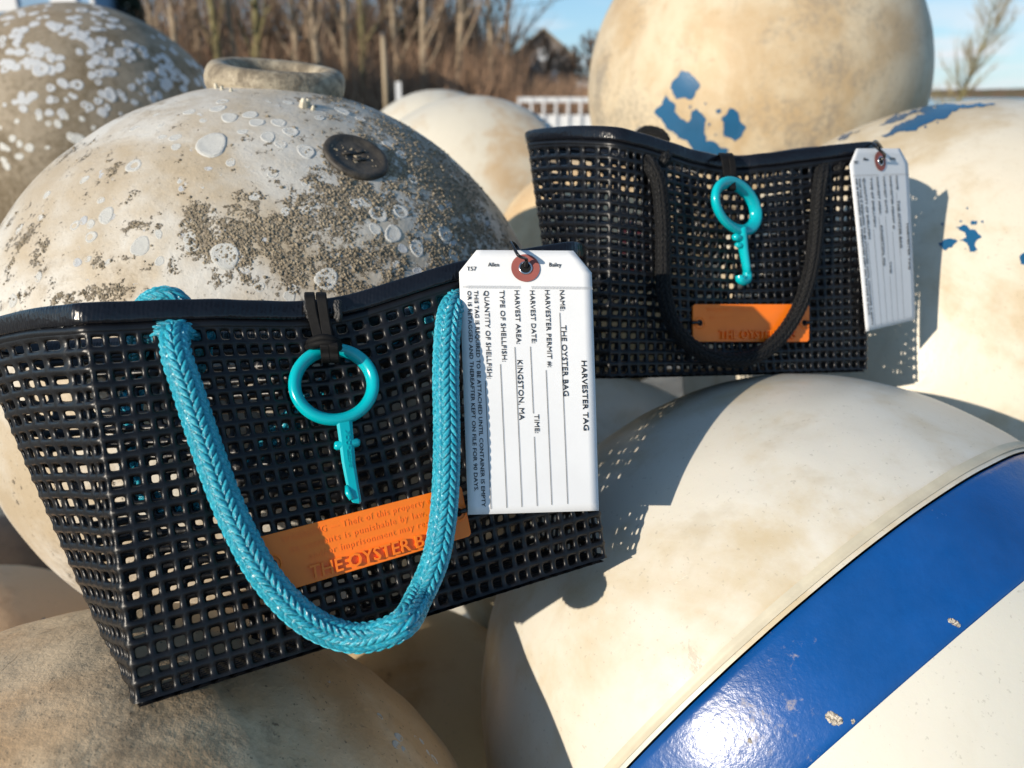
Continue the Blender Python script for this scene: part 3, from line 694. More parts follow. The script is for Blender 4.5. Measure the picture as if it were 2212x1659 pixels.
# inner knots and the rear handle
def knot(bag, px, py, dz, r, mat, root, sc=1.0):
    c = bag.on(px, py, -dz); e1 = (e_ @ Vector((1, 0, 0))); e2 = (e_ @ Vector((0, 1, 0))); e3 = (e_ @ Vector((0, 0, 1))); pts = []
    for k in range(28):
        a = 2*PI*k/28*1.0; q = 2*a; pts.append(c+(e1*(math.sin(a)+2*math.sin(2*a))*.33+e2*(math.cos(a)-2*math.cos(2*a))*.30+e3*math.sin(3*a)*.4)*r*2.0*sc)
    pts.append(pts[0]); rope('rope_knot', catmull(pts, 3), r*.9, mat, root, per=6, around=40)
knot(bag1, 398, 738, .017, R_ROPE, M_ROPE, bag1.root); knot(bag1, 950, 668, .017, R_ROPE, M_ROPE, bag1.root)
def back_on(bag, px, py, extra):
    d = ray(px, py); h = bag.bvh.ray_cast(CAM, d); o = h[0]+d*.004 if h[0] else CAM+d*.38
    h2 = bag.bvh.ray_cast(o, d); return (h2[0] if h2[0] else o+d*.06)+d*extra
bk = [(412, 712), (380, 656), (332, 655), (305, 700), (292, 800), (280, 920), (292, 1030), (350, 1098), (430, 1085), (540, 1000), (640, 900), (740, 810), (860, 730), (930, 690), (960, 672)]
pts = []
for i, (x, y) in enumerate(bk):
    if i in (1, 2, 3): pts.append(at(x, y-4, (.366, .366, .380)[i-1]))
    elif i == 0: pts.append(at(x, y, .372))
    else: pts.append(back_on(bag1, x, y, .007))
rope('rear_rope_handle', catmull(pts, 10), R_ROPE, M_ROPE, bag1.root, lab='teal rope handle behind the bag')
hp2 = [(1394, 346, -.004), (1408, 362, .004), (1424, 400, .007), (1432, 480, .0075), (1433, 560, .008), (1436, 640, .009), (1462, 715, .011), (1520, 765, .012), (1585, 779, .012), (1640, 765, .012), (1688, 725, .011), (1728, 660, .010), (1752, 580, .009), (1763, 500, .008), (1768, 430, .0075), (1774, 380, .004), (1778, 358, -.005)]
rope('front_rope_handle', catmull(bpts(bag2, hp2, .008), 10), .0045, M_ROPEK, bag2.root, per=11, around=84, h=.30, lab='black braided rope handle')
knot(bag2, 1400, 350, .012, .0055, M_ROPEK, bag2.root); knot(bag2, 1775, 365, .012, .0055, M_ROPEK, bag2.root)
pts = [back_on(bag2, 1385, 345, .004)]+[back_on(bag2, x, y, .007) for x, y in ((1405, 420), (1415, 520), (1450, 620), (1540, 680), (1640, 670), (1700, 600), (1720, 500), (1725, 400), (1722, 350))]
rope('rear_rope_handle', catmull(pts, 10), .0055, M_ROPEK, bag2.root, per=6, around=40, lab='black rope handle behind the bag')
pb = [at(1375, 300, .60), at(1395, 284, .60), at(1425, 290, .60), at(1440, 310, .598)]
rope('rope_knot', catmull(pb, 8), .0042, M_ROPEK, bag2.root, per=6, around=40)

# ------------------------------------------------------------------ lettering
def text_2d(body, bold=False, extrude=0., bevel=0., spacing=1., res=2):
    cu = D.curves.new('lettering', 'FONT'); cu.body = body; cu.size = 1; cu.resolution_u = res; cu.space_character = spacing
    cu.offset = .012 if (bold and extrude) else 0.; cu.extrude = extrude; cu.bevel_depth = bevel; cu.bevel_resolution = 0
    o = D.objects.new('tmp', cu); COL.objects.link(o); dg = bpy.context.evaluated_depsgraph_get(); dg.update()
    me = D.meshes.new_from_object(o.evaluated_get(dg)); D.objects.remove(o)
    v = np.array([tuple(x.co) for x in me.vertices]); f = [tuple(p.vertices) for p in me.polygons]; D.meshes.remove(me)
    if not extrude:      # heavier strokes: two more copies, a hair apart
        n = len(v); w = .018 if bold else .007; v = np.vstack((v+[-w, 0, 0], v+[w, 0, .05 if not extrude else .00002], v+[0, .8*w, .1 if not extrude else .00004])); f = f+[tuple(i+n for i in q) for q in f]+[tuple(i+2*n for i in q) for q in f]
    return v, f
CAPH = .70    # cap height of the built-in font, em
def letter_on(mp_, body, x0, x1, base, cap, root, mat, bold=False, rot=False, lift=.0003, extrude=0., name='printed_text', zscale=1., spacing=1.):
    """mp_(a,b,off): a along the writing, b perpendicular (up), both already in the tag's own measure"""
    v, f = text_2d(body, bold, extrude, 0., spacing); xa, xb = v[:, 0].min(), v[:, 0].max()
    a = x0+(v[:, 0]-xa)/(xb-xa)*(x1-x0); b = base+v[:, 1]/CAPH*cap
    zz = lift+(v[:, 2]-v[:, 2].min())*(zscale if extrude else .001)
    return wpart(name, [mp_(p, q, z) for p, q, z in zip(a, b, zz)], f, mat, root, False)

# orange warning plates
def orange_plate(bag, q, off, label, tilt):
    TL, TR, BR, BL = [bag.on(x, y, off+(tilt if i in (1, 2) else 0)) for i, (x, y) in enumerate(q)]
    n = (TR-TL).cross(BL-TL).normalized(); n = n if n.dot(CAM-TL) > 0 else -n
    mpv = lambda U, V, o: (TL*(1-U)+TR*U)*(1-V)+(BL*(1-U)+BR*U)*V+n*o
    root = thing('warning_plate', label, 'tag', 'orange plastic warning plates', TL)
    out = []; rx, ry = .022, .085
    for cx, cy, a0 in ((1-rx, ry, -90), (1-rx, 1-ry, 0), (rx, 1-ry, 90), (rx, ry, 180)):
        for k in range(6): a = math.radians(a0+k*18); out.append((cx+rx*math.cos(a), cy+ry*math.sin(a)))
    m = len(out); th = .0014; V = [mpv(U, V_, -th) for U, V_ in out]+[mpv(U, V_, -.0002) for U, V_ in out]+[mpv(.5+(U-.5)*.996, .5+(V_-.5)*.985, 0) for U, V_ in out]
    Fq = [tuple(range(m))]+[(i, (i+1) % m, m+(i+1) % m, m+i) for i in range(m)]+[(m+i, m+(i+1) % m, 2*m+(i+1) % m, 2*m+i) for i in range(m)]+[tuple(range(3*m-1, 2*m-1, -1))]
    wpart('plate', V, Fq, M_ORANGE, root, False)
    L = (TR-TL).length; Hh = (BL-TL).length
    up = lambda a, b, o: mpv(a, 1-b, o)
    for body, x0, x1, vb, vt, bold, ex in (('WARNING — Theft of this property and/or', .11, .93, .20, .085, False, .00016), ('its contents is punishable by law. A fine', .14, .93, .40, .285, False, .00016),
                                           ('and/or imprisonment may result.', .22, .86, .59, .475, False, .00016), ('THE OYSTER BAG', .21, .87, .93, .70, True, .0009)):
        letter_on(lambda a, b, o: mpv(a, b, o), body, x0, x1, vb, -(vb-vt), root, M_ORANGE, bold, lift=-.0001, extrude=ex, name='embossed_text', spacing=1.0 if bold else 1.15)
    e1 = (TR-TL).normalized(); e2 = n.cross(e1)
    for U in (.055, .955):
        c = mpv(U, .5, 0); mb = MB(); mb.tube([c+(e1*math.cos(a)+e2*math.sin(a))*.0034 for a in [2*PI*k/24 for k in range(24)]], .0005, 6, True); mb.build('raised_collar', M_ORANGE, root)
        V = [mpv(U, .5, .0003)+(e1*math.cos(a)+e2*math.sin(a))*.0019 for a in [2*PI*k/18 for k in range(18)]]; wpart('fixing_hole', V, [tuple(range(18))], M_HOLE, root)
        s = -1 if U < .5 else 1; mb = MB(); mb.tube([c+n*.0002, c+e1*s*.0012+n*.0012, c+e1*s*.004+n*.0014, c+e1*s*.0068-n*.0002], .0010, 6, flat=.6, nrm=n); mb.build('zip_tie', M_ZIP, root)
    return root
orange_plate(bag1, [(552, 1162), (996, 1047), (1019, 1157), (570, 1291)], .0026, 'orange embossed warning plate behind the teal rope handle of the front bag', .0055)
orange_plate(bag2, [(1497, 657), (1749, 657), (1748, 738), (1497, 738)], .0030, 'orange warning plate low on the rear bag behind its black handle', .003)

# paper harvest tags
def paper_tag(corners, z, label, curl, tie):
    TL, TR, BR, BL = [at(x, y, d) for (x, y), d in zip(corners, z)]
    n = (TR-TL).cross(BL-TL).normalized(); n = n if n.dot(CAM-TL) > 0 else -n
    root = thing('harvest_tag', label, 'tag', 'white paper harvester tags', TL)
    mpv = lambda U, V, o: (TL*(1-U)+TR*U)*(1-V)+(BL*(1-U)+BR*U)*V+n*(o+curl*(math.sin(V*2.6+.2)-.5)+curl*.35*math.cos(U*3))
    V = []; nu, nv = 14, 30; rowsV = []
    cutv, cutu = .088, .135
    vs = sorted(set([i/nv for i in range(nv+1)]+[cutv]))
    for s_ in (0, -.0004):
        for v_ in vs:
            c = cutu*max(0, 1-v_/cutv)
            for i in range(nu+1): V.append(mpv(c+(1-2*c)*i/nu, v_, s_))
    w = nu+1; R_ = len(vs); off = w*R_
    Fq = [(j*w+i, (j+1)*w+i, (j+1)*w+i+1, j*w+i+1) for j in range(R_-1) for i in range(nu)]
    Fq += [tuple(reversed([x+off for x in q])) for q in Fq]
    bd = [i for i in range(nu+1)]+[j*w+nu for j in range(1, R_)]+[(R_-1)*w+i for i in range(nu-1, -1, -1)]+[j*w for j in range(R_-2, 0, -1)]
    Fq += [(bd[i], bd[(i+1) % len(bd)], bd[(i+1) % len(bd)]+off, bd[i]+off) for i in range(len(bd))]
    wpart('tag_paper', V, Fq, M_PAPER, root)
    # coordinates below were read in the photo: x 0..762 across, y 0..1545 down
    X = lambda x: (x-1153)/768.; 
    def UV(x, y):      # zoomed photo pixels -> tag units
        l = 1140+(y-57)*.035; return (x-l)/775., (y-57)/1552.
    down = lambda a, b, o: mpv(*UV(b, a), o)          # a runs down, b to the right
    def lineT(body, y0, y1, x, cap, bold=False, dx=0.): # x = baseline at y0, drifting with the tag's skew
        sk = lambda a: 0
        letter_on(lambda a, b, o: mpv(*UV(b+(a-y0)*.035, a), o), body, y0, y1, x, cap, root, M_INK, bold)
    lineT('HARVESTER TAG', 728, 1143, 1858, 31, True); lineT('NAME:', 302, 428, 1728, 27); lineT('THE OYSTER BAG', 515, 940, 1736, 31)
    lineT('HARVESTER PERMIT #:', 302, 768, 1641, 27); lineT('HARVEST DATE:', 305, 625, 1553, 27); lineT('TIME:', 1045, 1155, 1578, 27)
    lineT('HARVEST AREA:', 305, 630, 1463, 27); lineT('KINGSTON, MA', 725, 1078, 1478, 30); lineT('TYPE OF SHELLFISH:', 305, 735, 1376, 27)
    lineT('QUANTITY OF SHELLFISH:', 308, 835, 1286, 27)
    lineT('THIS TAG IS REQUIRED TO BE ATTACHED UNTIL CONTAINER IS EMPTY', 308, 1568, 1229, 22, True)
    lineT('OR IS RETAGGED AND THEREAFTER KEPT ON FILE FOR 90 DAYS.', 310, 1480, 1190, 22, True)
    for x, y0, y1 in ((1729, 440, 1565), (1648, 785, 1568), (1556, 645, 1040), (1578, 1175, 1572), (1465, 648, 1575), (1381, 750, 1578), (1294, 850, 1582)):
        m = 14; V = []
        for i in range(m+1):
            y = y0+(y1-y0)*i/m; xx = x+(y-y0)*.043
            V += [mpv(*UV(xx-1.6, y), .00035), mpv(*UV(xx+1.6, y), .00035)]
        wpart('printed_line', V, [(2*i, 2*i+1, 2*i+3, 2*i+2) for i in range(m)], M_INK, root, False)
    hz = lambda a, b, o: mpv(*UV(a, b), o)
    for body, x0, x1, y, c in (('T57', 1187, 1243, 186, 25), ('Allen', 1310, 1373, 160, 25), ('Bailey', 1667, 1738, 158, 25)): letter_on(hz, body, x0, x1, y, -c, root, M_INK)
    # stitched perforation line
    V = []; Fq = []
    for i in range(88):
        x = 1162+i*8.7
        if 1500 < x < 1560: continue
        k = len(V); V += [mpv(*UV(x, 272+x*.004), .0003), mpv(*UV(x+2.4, 272+x*.004), .0003), mpv(*UV(x+6.6, 290+x*.004), .0003), mpv(*UV(x+4.2, 290+x*.004), .0003)]; Fq.append((k, k+1, k+2, k+3))
    wpart('perforation_marks', V, Fq, plain('grey_perforation', (.42, .42, .42), .8), root, False)
    hc = UV(1528, 168); e1 = (TR-TL).normalized(); e2 = n.cross(e1); c = mpv(*hc, .0004)
    for nm, rr, m_, o_ in (('fibre_washer', .0066, M_REDDISC, .0002), ('eyelet_hole', .0024, M_HOLE, .0009)):
        V = [mpv(*hc, o_+.0003)+(e1*math.cos(a)+e2*math.sin(a))*rr for a in [2*PI*k/40 for k in range(40)]]; wpart(nm, V, [tuple(range(40))], m_, root, False)
    mb = MB(); mb.tube([c+n*.0002+(e1*math.cos(a)+e2*math.sin(a))*.0027 for a in [2*PI*k/28 for k in range(28)]], .0006, 8, True); mb.build('metal_eyelet', M_EYELET, root)
    tp = [c+n*.0006, c+n*.0035+e2*.003]+[at(x, y, d) for x, y, d in tie]+[c-n*.006+e2*.003, c-n*.002]
    mb = MB(); mb.tube(catmull(tp, 8), .0010, 8, flat=.7); mb.build('zip_tie', M_ZIP, root)
    return root
paper_tag([(990, 540), (1277, 541), (1294, 1103), (1011, 1112)], [.361, .367, .355, .341], 'white harvester tag tied to the front bag rim, print facing the camera', .0006, [(1120, 552, .353), (1106, 528, .362), (1104, 523, .374), (1118, 536, .385)])
paper_tag([(1832, 321), (1961, 320), (1978, 691), (1871, 716)], [.512, .552, .560, .522], 'blurred white harvester tag turned sideways at the right end of the rear bag', .0006, [(1898, 322, .522), (1885, 310, .528), (1893, 306, .536), (1905, 325, .55)])

# ------------------------------------------------------------------ oyster hooks on leather cord
def hook_front():
    root = thing('plastic_hook', 'turquoise ring hook hanging face on over the mesh of the front bag', 'hook', 'turquoise plastic hooks', bag1.on(721, 832, .008))
    zc = lambda x, y, o=0.: at(x, y, .3385+(x-721)*.00007-o-(y-832)*.00006)
    mb = MB(); mb.tube([zc(721+84.5*math.cos(a), 831+75.5*math.sin(a), .0) for a in [2*PI*k/72 for k in range(72)]], .00265, 16, True, flat=1.25); mb.build('ring', M_TURQ, root)
    # tapering shank, chamfered
    rows_ = [(739, 898, 22, .0030), (744, 915, 17.5, .0030), (748, 950, 16.5, .0030), (753, 1000, 15, .0028), (760, 1040, 14, .0027), (766, 1070, 13, .0028), (769, 1082, 11.5, .0024), (770, 1087, 8, .0015)]
    V = []; Fq = []
    for x, y, w, t in rows_:
        for dx, dz in ((-1, -.6), (-.62, -1), (.62, -1), (1, -.6), (1, .6), (.62, 1), (-.62, 1), (-1, .6)): V.append(zc(x+dx*w, y+.15*dx*w, -dz*t*.8))
    for i in range(len(rows_)-1):
        for k in range(8): Fq.append((i*8+k, i*8+(k+1) % 8, (i+1)*8+(k+1) % 8, (i+1)*8+k))
    Fq += [tuple(range(8)), tuple(range(len(V)-1, len(V)-9, -1))]
    wpart('shank', V, Fq, M_TURQ, root, False)
    mb = MB(); mb.tube([zc(722, 963, .0005), zc(726, 963, .0005), zc(772, 956, .0005), zc(777, 956, .0005)], [.0013, .0019, .0019, .0013], 12); mb.build('cross_peg', M_TURQ, root)
    mb = MB(); mb.tube([zc(735, 912, .0002), zc(736, 935, .001), zc(745, 990, .0012), zc(752, 1030, .0004), zc(757, 1062, 0.)], .0011, 8); mb.build('spring_gate', M_TURQ, root)
    mb = MB(); mb.tube([zc(750, 1050, .001), zc(752, 1064, .0022), zc(760, 1078, .002)], [.0010, .0014, .0012], 8); mb.build('hook_tip', M_TURQ, root)
    letter_on(lambda a, b, o: zc(757-(1010-a)*.10+b, a, .0024+o), 'BREEZHOOK', 1010, 930, -5, 10, root, M_TURQ, False, extrude=.0002, name='embossed_text', lift=0)
    return root
hook_front()
def hook_rear():
    root = thing('plastic_hook', 'turquoise ring hook with curled tip hanging on the rear bag', 'hook', 'turquoise plastic hooks', bag2.on(1587, 447, .008))
    zc = lambda x, y, o=0.: at(x, y, .492+(x-1587)*.00030-o)
    rg = []
    for k in range(64):
        a = 2*PI*k/64; x, y = 43*math.cos(a), 50*math.sin(a); rg.append(zc(1589+x+y*.16, 446+y+x*.22))
    mb = MB(); mb.tube(rg, .0028, 14, True, flat=1.5); mb.build('ring', M_TURQ, root)
    mb = MB(); mb.tube([zc(1597, 492), zc(1602, 510), zc(1606, 540), zc(1612, 575), zc(1614, 592)], [.0050, .0043, .0036, .0032, .0030], 12, flat=.8); mb.build('shank', M_TURQ, root)
    mb = MB(); mb.tube(catmull([zc(1614, 588), zc(1614, 602), zc(1606, 607), zc(1599, 603), zc(1598, 595)], 6), [.0030]*20+[.0028]*5, 10); mb.build('hook_tip', M_TURQ, root)
    mb = MB(); mb.tube([zc(1585, 512, .001), zc(1588, 512, .001), zc(1606, 516, .001)], [.0016, .0024, .0024], 10)
    mb.tube([zc(1590, 528, .001), zc(1597, 530, .001), zc(1600, 531, .001)], [.0012, .0019, .0019], 10); mb.build('cross_peg', M_TURQ, root)
    return root
hook_rear()
def ribbon(pts, w, th, mat, name, root, side):
    side = Vector(side).normalized(); V = []; Fq = []; pts = [Vector(p) for p in pts]
    for i, p in enumerate(pts):
        a = pts[max(0, i-1)]; b = pts[min(len(pts)-1, i+1)]; t = (b-a).normalized(); s = (side-t*side.dot(t)).normalized(); n = s.cross(t)
        for x, y in ((-1, -.6), (-.8, -1), (.8, -1), (1, -.6), (1, .6), (.8, 1), (-.8, 1), (-1, .6)): V.append(p+s*x*w/2+n*y*th/2)
    for i in range(len(pts)-1):
        for k in range(8): Fq.append((i*8+k, i*8+(k+1) % 8, (i+1)*8+(k+1) % 8, (i+1)*8+k))
    Fq += [tuple(range(8)), tuple(range(len(V)-1, len(V)-9, -1))]
    return wpart(name, V, Fq, mat, root, False)
def cord_front():
    root = thing('leather_cord', 'black leather lanyard knotted round the rim, holding the front turquoise hook', 'cord', 'black leather cords tying the hooks', bag1.on(690, 690, .004))
    sx = e_ @ Vector((1, 0, 0)); z0 = (CW.inverted() @ bag1.on(690, 690, 0)).z*-1
    for dx in (-12.5, 12.5):
        pts = catmull([at(682+dx, 664, z0+.030), at(680+dx, 640, z0+.012), at(681+dx, 634, z0+.002), at(682+dx, 640, z0-.0062), at(686+dx, 668, z0-.0075), at(692+dx*.92, 700, z0-.0075), at(700+dx*.8, 738, z0-.009)], 6)
        ribbon(pts, .0043, .0014, M_LEATHER, 'leather_strap', root, sx)
    kz = z0-.0105
    mb = MB(); mb.tube(catmull([at(672, 744, kz+.003), at(676, 738, kz-.002), at(700, 731, kz-.004), at(724, 738, kz-.002), at(728, 746, kz+.003)], 5), [.0024]*20+[.002], 10, flat=.8)
    mb.tube(catmull([at(668, 750, kz+.003), at(680, 745, kz-.003), at(702, 741, kz-.0045), at(722, 744, kz-.003), at(730, 752, kz+.003)], 5), [.0022]*20+[.002], 10, flat=.8); mb.build('knot', M_LEATHER, root)
    for dx in (-9, 10):
        pts = catmull([at(706+dx*.8, 742, kz-.001), at(711+dx, 746, kz-.0055), at(712+dx, 762, .3385-.0048), at(714+dx, 775, .3385-.0038), at(714+dx, 780, .3385+.001), at(710+dx, 765, .3385+.004), at(706+dx, 748, kz+.004)], 5)
        ribbon(pts, .0040, .0016, M_LEATHER, 'leather_loop', root, sx)
    for x0, x1, seed in ((660, 668, 1), (727, 727, 2)):
        for j in range(2):
            pts = [at(x0+(x1-x0)*t+5*j+1.5*math.sin(t*9+seed), 648+t*(42+6*j), z0-.0048-.001*math.sin(t*PI)) for t in [i/10 for i in range(11)]]
            rope('braided_lashing', catmull(pts, 3), .0013, M_CORD, root, pitch=.0016, KC=6, around=18, per=5, h=.3)
cord_front()
def cord_rear():
    root = thing('leather_cord', 'black leather lanyard knotted round the rim, holding the rear turquoise hook', 'cord', 'black leather cords tying the hooks', bag2.on(1578, 360, .004))
    sx = e_ @ Vector((1, 0, 0)); z0 = .508
    for dx in (-8, 7):
        pts = catmull([at(1566+dx, 352, z0+.035), at(1566+dx, 336, z0+.010), at(1568+dx, 333, z0+.0), at(1572+dx, 340, z0-.0075), at(1576+dx, 362, z0-.009), at(1577+dx*.8, 385, z0-.010), at(1579+dx*.5, 397, z0-.014)], 6)
        ribbon(pts, .0042, .0016, M_LEATHER, 'leather_strap', root, sx)
    mb = MB(); mb.tube(catmull([at(1564, 388, .497), at(1572, 384, .493), at(1586, 386, .492), at(1594, 391, .497)], 5), .0022, 8); mb.build('knot', M_LEATHER, root)
    pts = catmull([at(1579, 386, .492), at(1580, 398, .487), at(1581, 408, .487), at(1580, 410, .494)], 5); ribbon(pts, .005, .0016, M_LEATHER, 'leather_loop', root, sx)
cord_rear()

# ------------------------------------------------------------------ far setting
def ground_mat(name, a, b, sc=3, rough=.9):
    m, t, bs = mat_new(name); co = N(t, 'TexCoord').outputs['Object']
    c = mix_n(t, rng_n(t, noise_n(t, co, sc, 8, .65), .35, .65), a, b); t.links.new(c, bs.inputs['Base Color']); bs.inputs['Roughness'].default_value = rough
    bump_n(t, bs, noise_n(t, co, sc*12, 4, .7), .02); return m
def sheet(name, x0, x1, y0, y1, z, mat):
    o = pydata(name, [(x0, y0, z), (x1, y0, z), (x1, y1, z), (x0, y1, z)], [(0, 1, 2, 3)], mat, None, False); o['kind'] = 'structure'; return o
sheet('ground', -1500, 1500, -600, 2400, 0, ground_mat('gravel', (.16, .145, .12), (.26, .24, .20), 4))
mw, t, b = mat_new('harbour_water'); b.inputs['Base Color'].default_value = (.012, .03, .05, 1); b.inputs['Roughness'].default_value = .12
co = N(t, 'TexCoord').outputs['Object']; bump_n(t, b, noise_n(t, co, 2.5, 4, .6, 0, (0, 0, 0), (1, .35, 1)), .12)
sheet('water', -12, 1200, 16, 43, .004, mw); sheet('water', 14, 1200, 43, 400, .004, mw)
# brown bank with leaf litter
V = []; Fq = []; nx, ny = 60, 8
for j in range(ny+1):
    for i in range(nx+1):
        x = -45+i*(58/nx); y = 42+j*3; edge = 1/(1+math.exp((x-7)*.9)); V.append((x, y, -.05+edge*(1.2*(1-math.exp(-j*.5))+.25*noise.noise(Vector((x*.3, y*.3, 0))))))
Fq = [(j*(nx+1)+i, j*(nx+1)+i+1, (j+1)*(nx+1)+i+1, (j+1)*(nx+1)+i) for j in range(ny) for i in range(nx)]
tag(pydata('bank', V, Fq, ground_mat('leaf_litter', (.12, .07, .04), (.22, .14, .08), 1.2)), kind='structure')
V = []; Fq = []
for i in range(161):
    x = -60+i*4; h = 1.6+1.2*noise.noise(Vector((x*.03, 1, 0)))+.5*noise.noise(Vector((x*.2, 4, 0)))+.012*max(0, x-60); V += [(x, 300, -.1), (x, 303, h), (x, 330, h*.9)]
Fq = [(3*i+k, 3*i+3+k, 3*i+4+k, 3*i+1+k) for i in range(160) for k in (0, 1)]
tag(pydata('far_shore', V, Fq, ground_mat('winter_marsh', (.14, .09, .055), (.10, .09, .05), .3)), kind='structure')

M_BARK = [plain('pale_bark', (.33, .26, .18), .9, var=.35, scale=4), plain('brown_bark', (.22, .155, .10), .9, var=.35, scale=4), plain('olive_bark', (.20, .175, .08), .9, var=.35, scale=4)]
M_TWIG = plain('winter_twigs', (.26, .18, .125), .9, var=.3, scale=3)
M_TWIG2 = plain('pale_willow_twigs', (.30, .25, .15), .9, var=.3, scale=3)
M_BRUSH = plain('brown_underbrush', (.30, .19, .12), .95, var=.4, scale=1)
M_GREEN = plain('dark_conifer_needles', (.018, .03, .014), .8, var=.4, scale=2)
def tree(px, dist, base_z, ht, r, lean, matb, label, seed, nbr=9, spread=.5, twigs=260, tw=.014, twm=None, split=False, low=.15):
    R_ = random.Random(seed); b = ground_at(px, dist, base_z); root = thing('bare_tree', label, 'tree', 'bare winter trees beyond the water', b)
    mb = MB(); trunk = [b+Vector((lean*ht*t+.12*math.sin(t*5+seed), .1*math.sin(t*4+seed*2), ht*t)) for t in [i/9 for i in range(10)]]
    mb.tube(trunk, [r*(1-.8*i/9) for i in range(10)], 8); mb.build('trunk', matb, root)
    mb = MB(); ends = []
    for k in range(nbr):
        t = low+(1-low)*k/nbr; i = int(t*9); p = trunk[i].lerp(trunk[min(9, i+1)], t*9-i); a = R_.uniform(0, 6.28); L = ht*R_.uniform(.18, .38)*(1.1-t*.5); d = Vector((math.cos(a)*spread, math.sin(a)*spread, R_.uniform(.5, 1))).normalized(); pp = [p]
        for q in range(5): d = (d+Vector((R_.uniform(-.2, .2), R_.uniform(-.2, .2), .12))).normalized(); pp.append(pp[-1]+d*L/5); ends.append((pp[-1], d))
        r0 = r*(1-.8*t)*.5; mb.tube(pp, [r0*(1-.16*j) for j in range(6)], 5)
    mb.build('limbs', matb, root)
    mb = MB()
    for k in range(twigs):
        p, d = R_.choice(ends); d = (d+Vector((R_.uniform(-.8, .8), R_.uniform(-.8, .8), R_.uniform(-.3, .7)))).normalized(); L = R_.uniform(.4, 1.2)*ht/9
        m = p+d*L*.5+Vector((0, 0, R_.uniform(-.05, .1))); mb.tube([p, m, p+d*L+Vector((R_.uniform(-.1, .1), 0, .1))], [tw, tw*.7, tw*.35], 3)
    tag(mb.build('twigs', twm or M_TWIG, root, False), kind='stuff')
    return root
k = 0
wood = [(352, 46, 0, .12, 0), (395, 46, .02, .22, 0), (412, 50, 0, .16, 1), (440, 44, -.01, .24, 0), (463, 52, .03, .15, 1), (480, 47, 0, .22, 0), (512, 45, .02, .26, 2), (534, 53, 0, .18, 1), (556, 46, -.02, .2, 0), (590, 49, .28, .16, 1), (600, 46, .02, .28, 2),
        (640, 51, 0, .2, 1), (668, 46, .03, .22, 0), (700, 50, 0, .2, 1), (722, 45, -.03, .25, 0), (752, 52, .0, .2, 1), (775, 47, .02, .25, 0), (806, 46, 0, .2, 2), (838, 50, .05, .2, 1), (872, 47, 0, .22, 0), (905, 52, -.02, .2, 1), (930, 46, .03, .24, 0), (965, 49, 0, .22, 1), (1000, 46, .02, .22, 0), (1035, 51, -.04, .2, 1), (1062, 47, 0, .18, 0), (1095, 50, .03, .15, 1)]
ANCH = [(326, 'the blue building corner'), (475, 'the left end of the ring'), (600, 'the middle of the ring'), (735, 'the right end of the ring'), (850, 'the wooden pole'), (930, 'the mid wood conifer'), (1168, 'the gabled house')]
look = ['pale barked', 'brown barked', 'mossy olive barked']
for (px, dist, lean, r, kk) in wood:
    k += 1
    an = min(ANCH, key=lambda a: abs(a[0]-px)); side = 'left' if px < an[0] else 'right'
    rank = sum(1 for w_ in wood if min(ANCH, key=lambda a: abs(a[0]-w_[0])) is an and (w_[0] < an[0]) == (px < an[0]) and abs(w_[0]-an[0]) < abs(px-an[0]))
    tree(px, dist, .6, random.uniform(8.5, 13), r, lean, M_BARK[kk], f'{look[kk]} bare tree, {["nearest", "second", "third", "fourth", "fifth"][rank]} to the {side} of {an[1]}', k, nbr=12, twigs=520, tw=.012)
for i, px in enumerate((1138, 1170, 1205, 1240, 1262, 1285)):
    tree(px, 62, .3, random.uniform(3.2, 4.2)*(1.0 if px < 1250 else 1.3), .07, 0, M_BARK[1], f'low bare tree beside the gabled house, {["first", "second", "third", "fourth", "fifth", "sixth"][i]} from the left', 60+i, nbr=22, twigs=1100, tw=.02, spread=.9, low=.05)
tree(2012, 36, .0, 5.4, .10, .16, M_BARK[2], 'wide fanning bare tree alone against the clouds at far right', 99, nbr=44, twigs=1100, tw=.008, twm=M_TWIG2, spread=1.2, low=.03)
# underbrush
mb = MB(); R_ = random.Random(5)
for i in range(14000):
    x = R_.uniform(-22, 5.5); y = R_.uniform(43, 56); z = .1+1.0*(1-math.exp(-(y-42)/5)); L = (.4+3.6*R_.random()**2.2)*(1-.2*max(0, (x+2)/8))*(.5 if x > .3 else 1); d = Vector((R_.uniform(-.5, .5), R_.uniform(-.3, .3), 1)).normalized(); p = Vector((x, y, z-.2))
    mb.tube([p, p+d*L*.6, p+d*L+Vector((R_.uniform(-.3, .3), 0, 0))], [.022, .016, .006], 3)
tag(mb.build('underbrush', M_BRUSH, None, False), 'brown leafless underbrush filling the wood floor', 'brush', kind='stuff')
mb = MB(); R_ = random.Random(8)
for i in range(3600):
    x = -27+R_.random()**.8*26.5; y = R_.uniform(57, 64); L = R_.uniform(3, 9)*(1 if x < -4 else .75); p = Vector((x, y, .6)); d = Vector((R_.gauss(0, .32), 0, 1)); w = R_.uniform(.02, .075)
    mb.tube([p, p+d*L*.5, p+d*L], [w, w*.7, w*.2], 3)
tag(mb.build('far_wood', M_TWIG, None, False), 'far leafless wood closing the view behind the nearer trees', 'wood', kind='stuff')
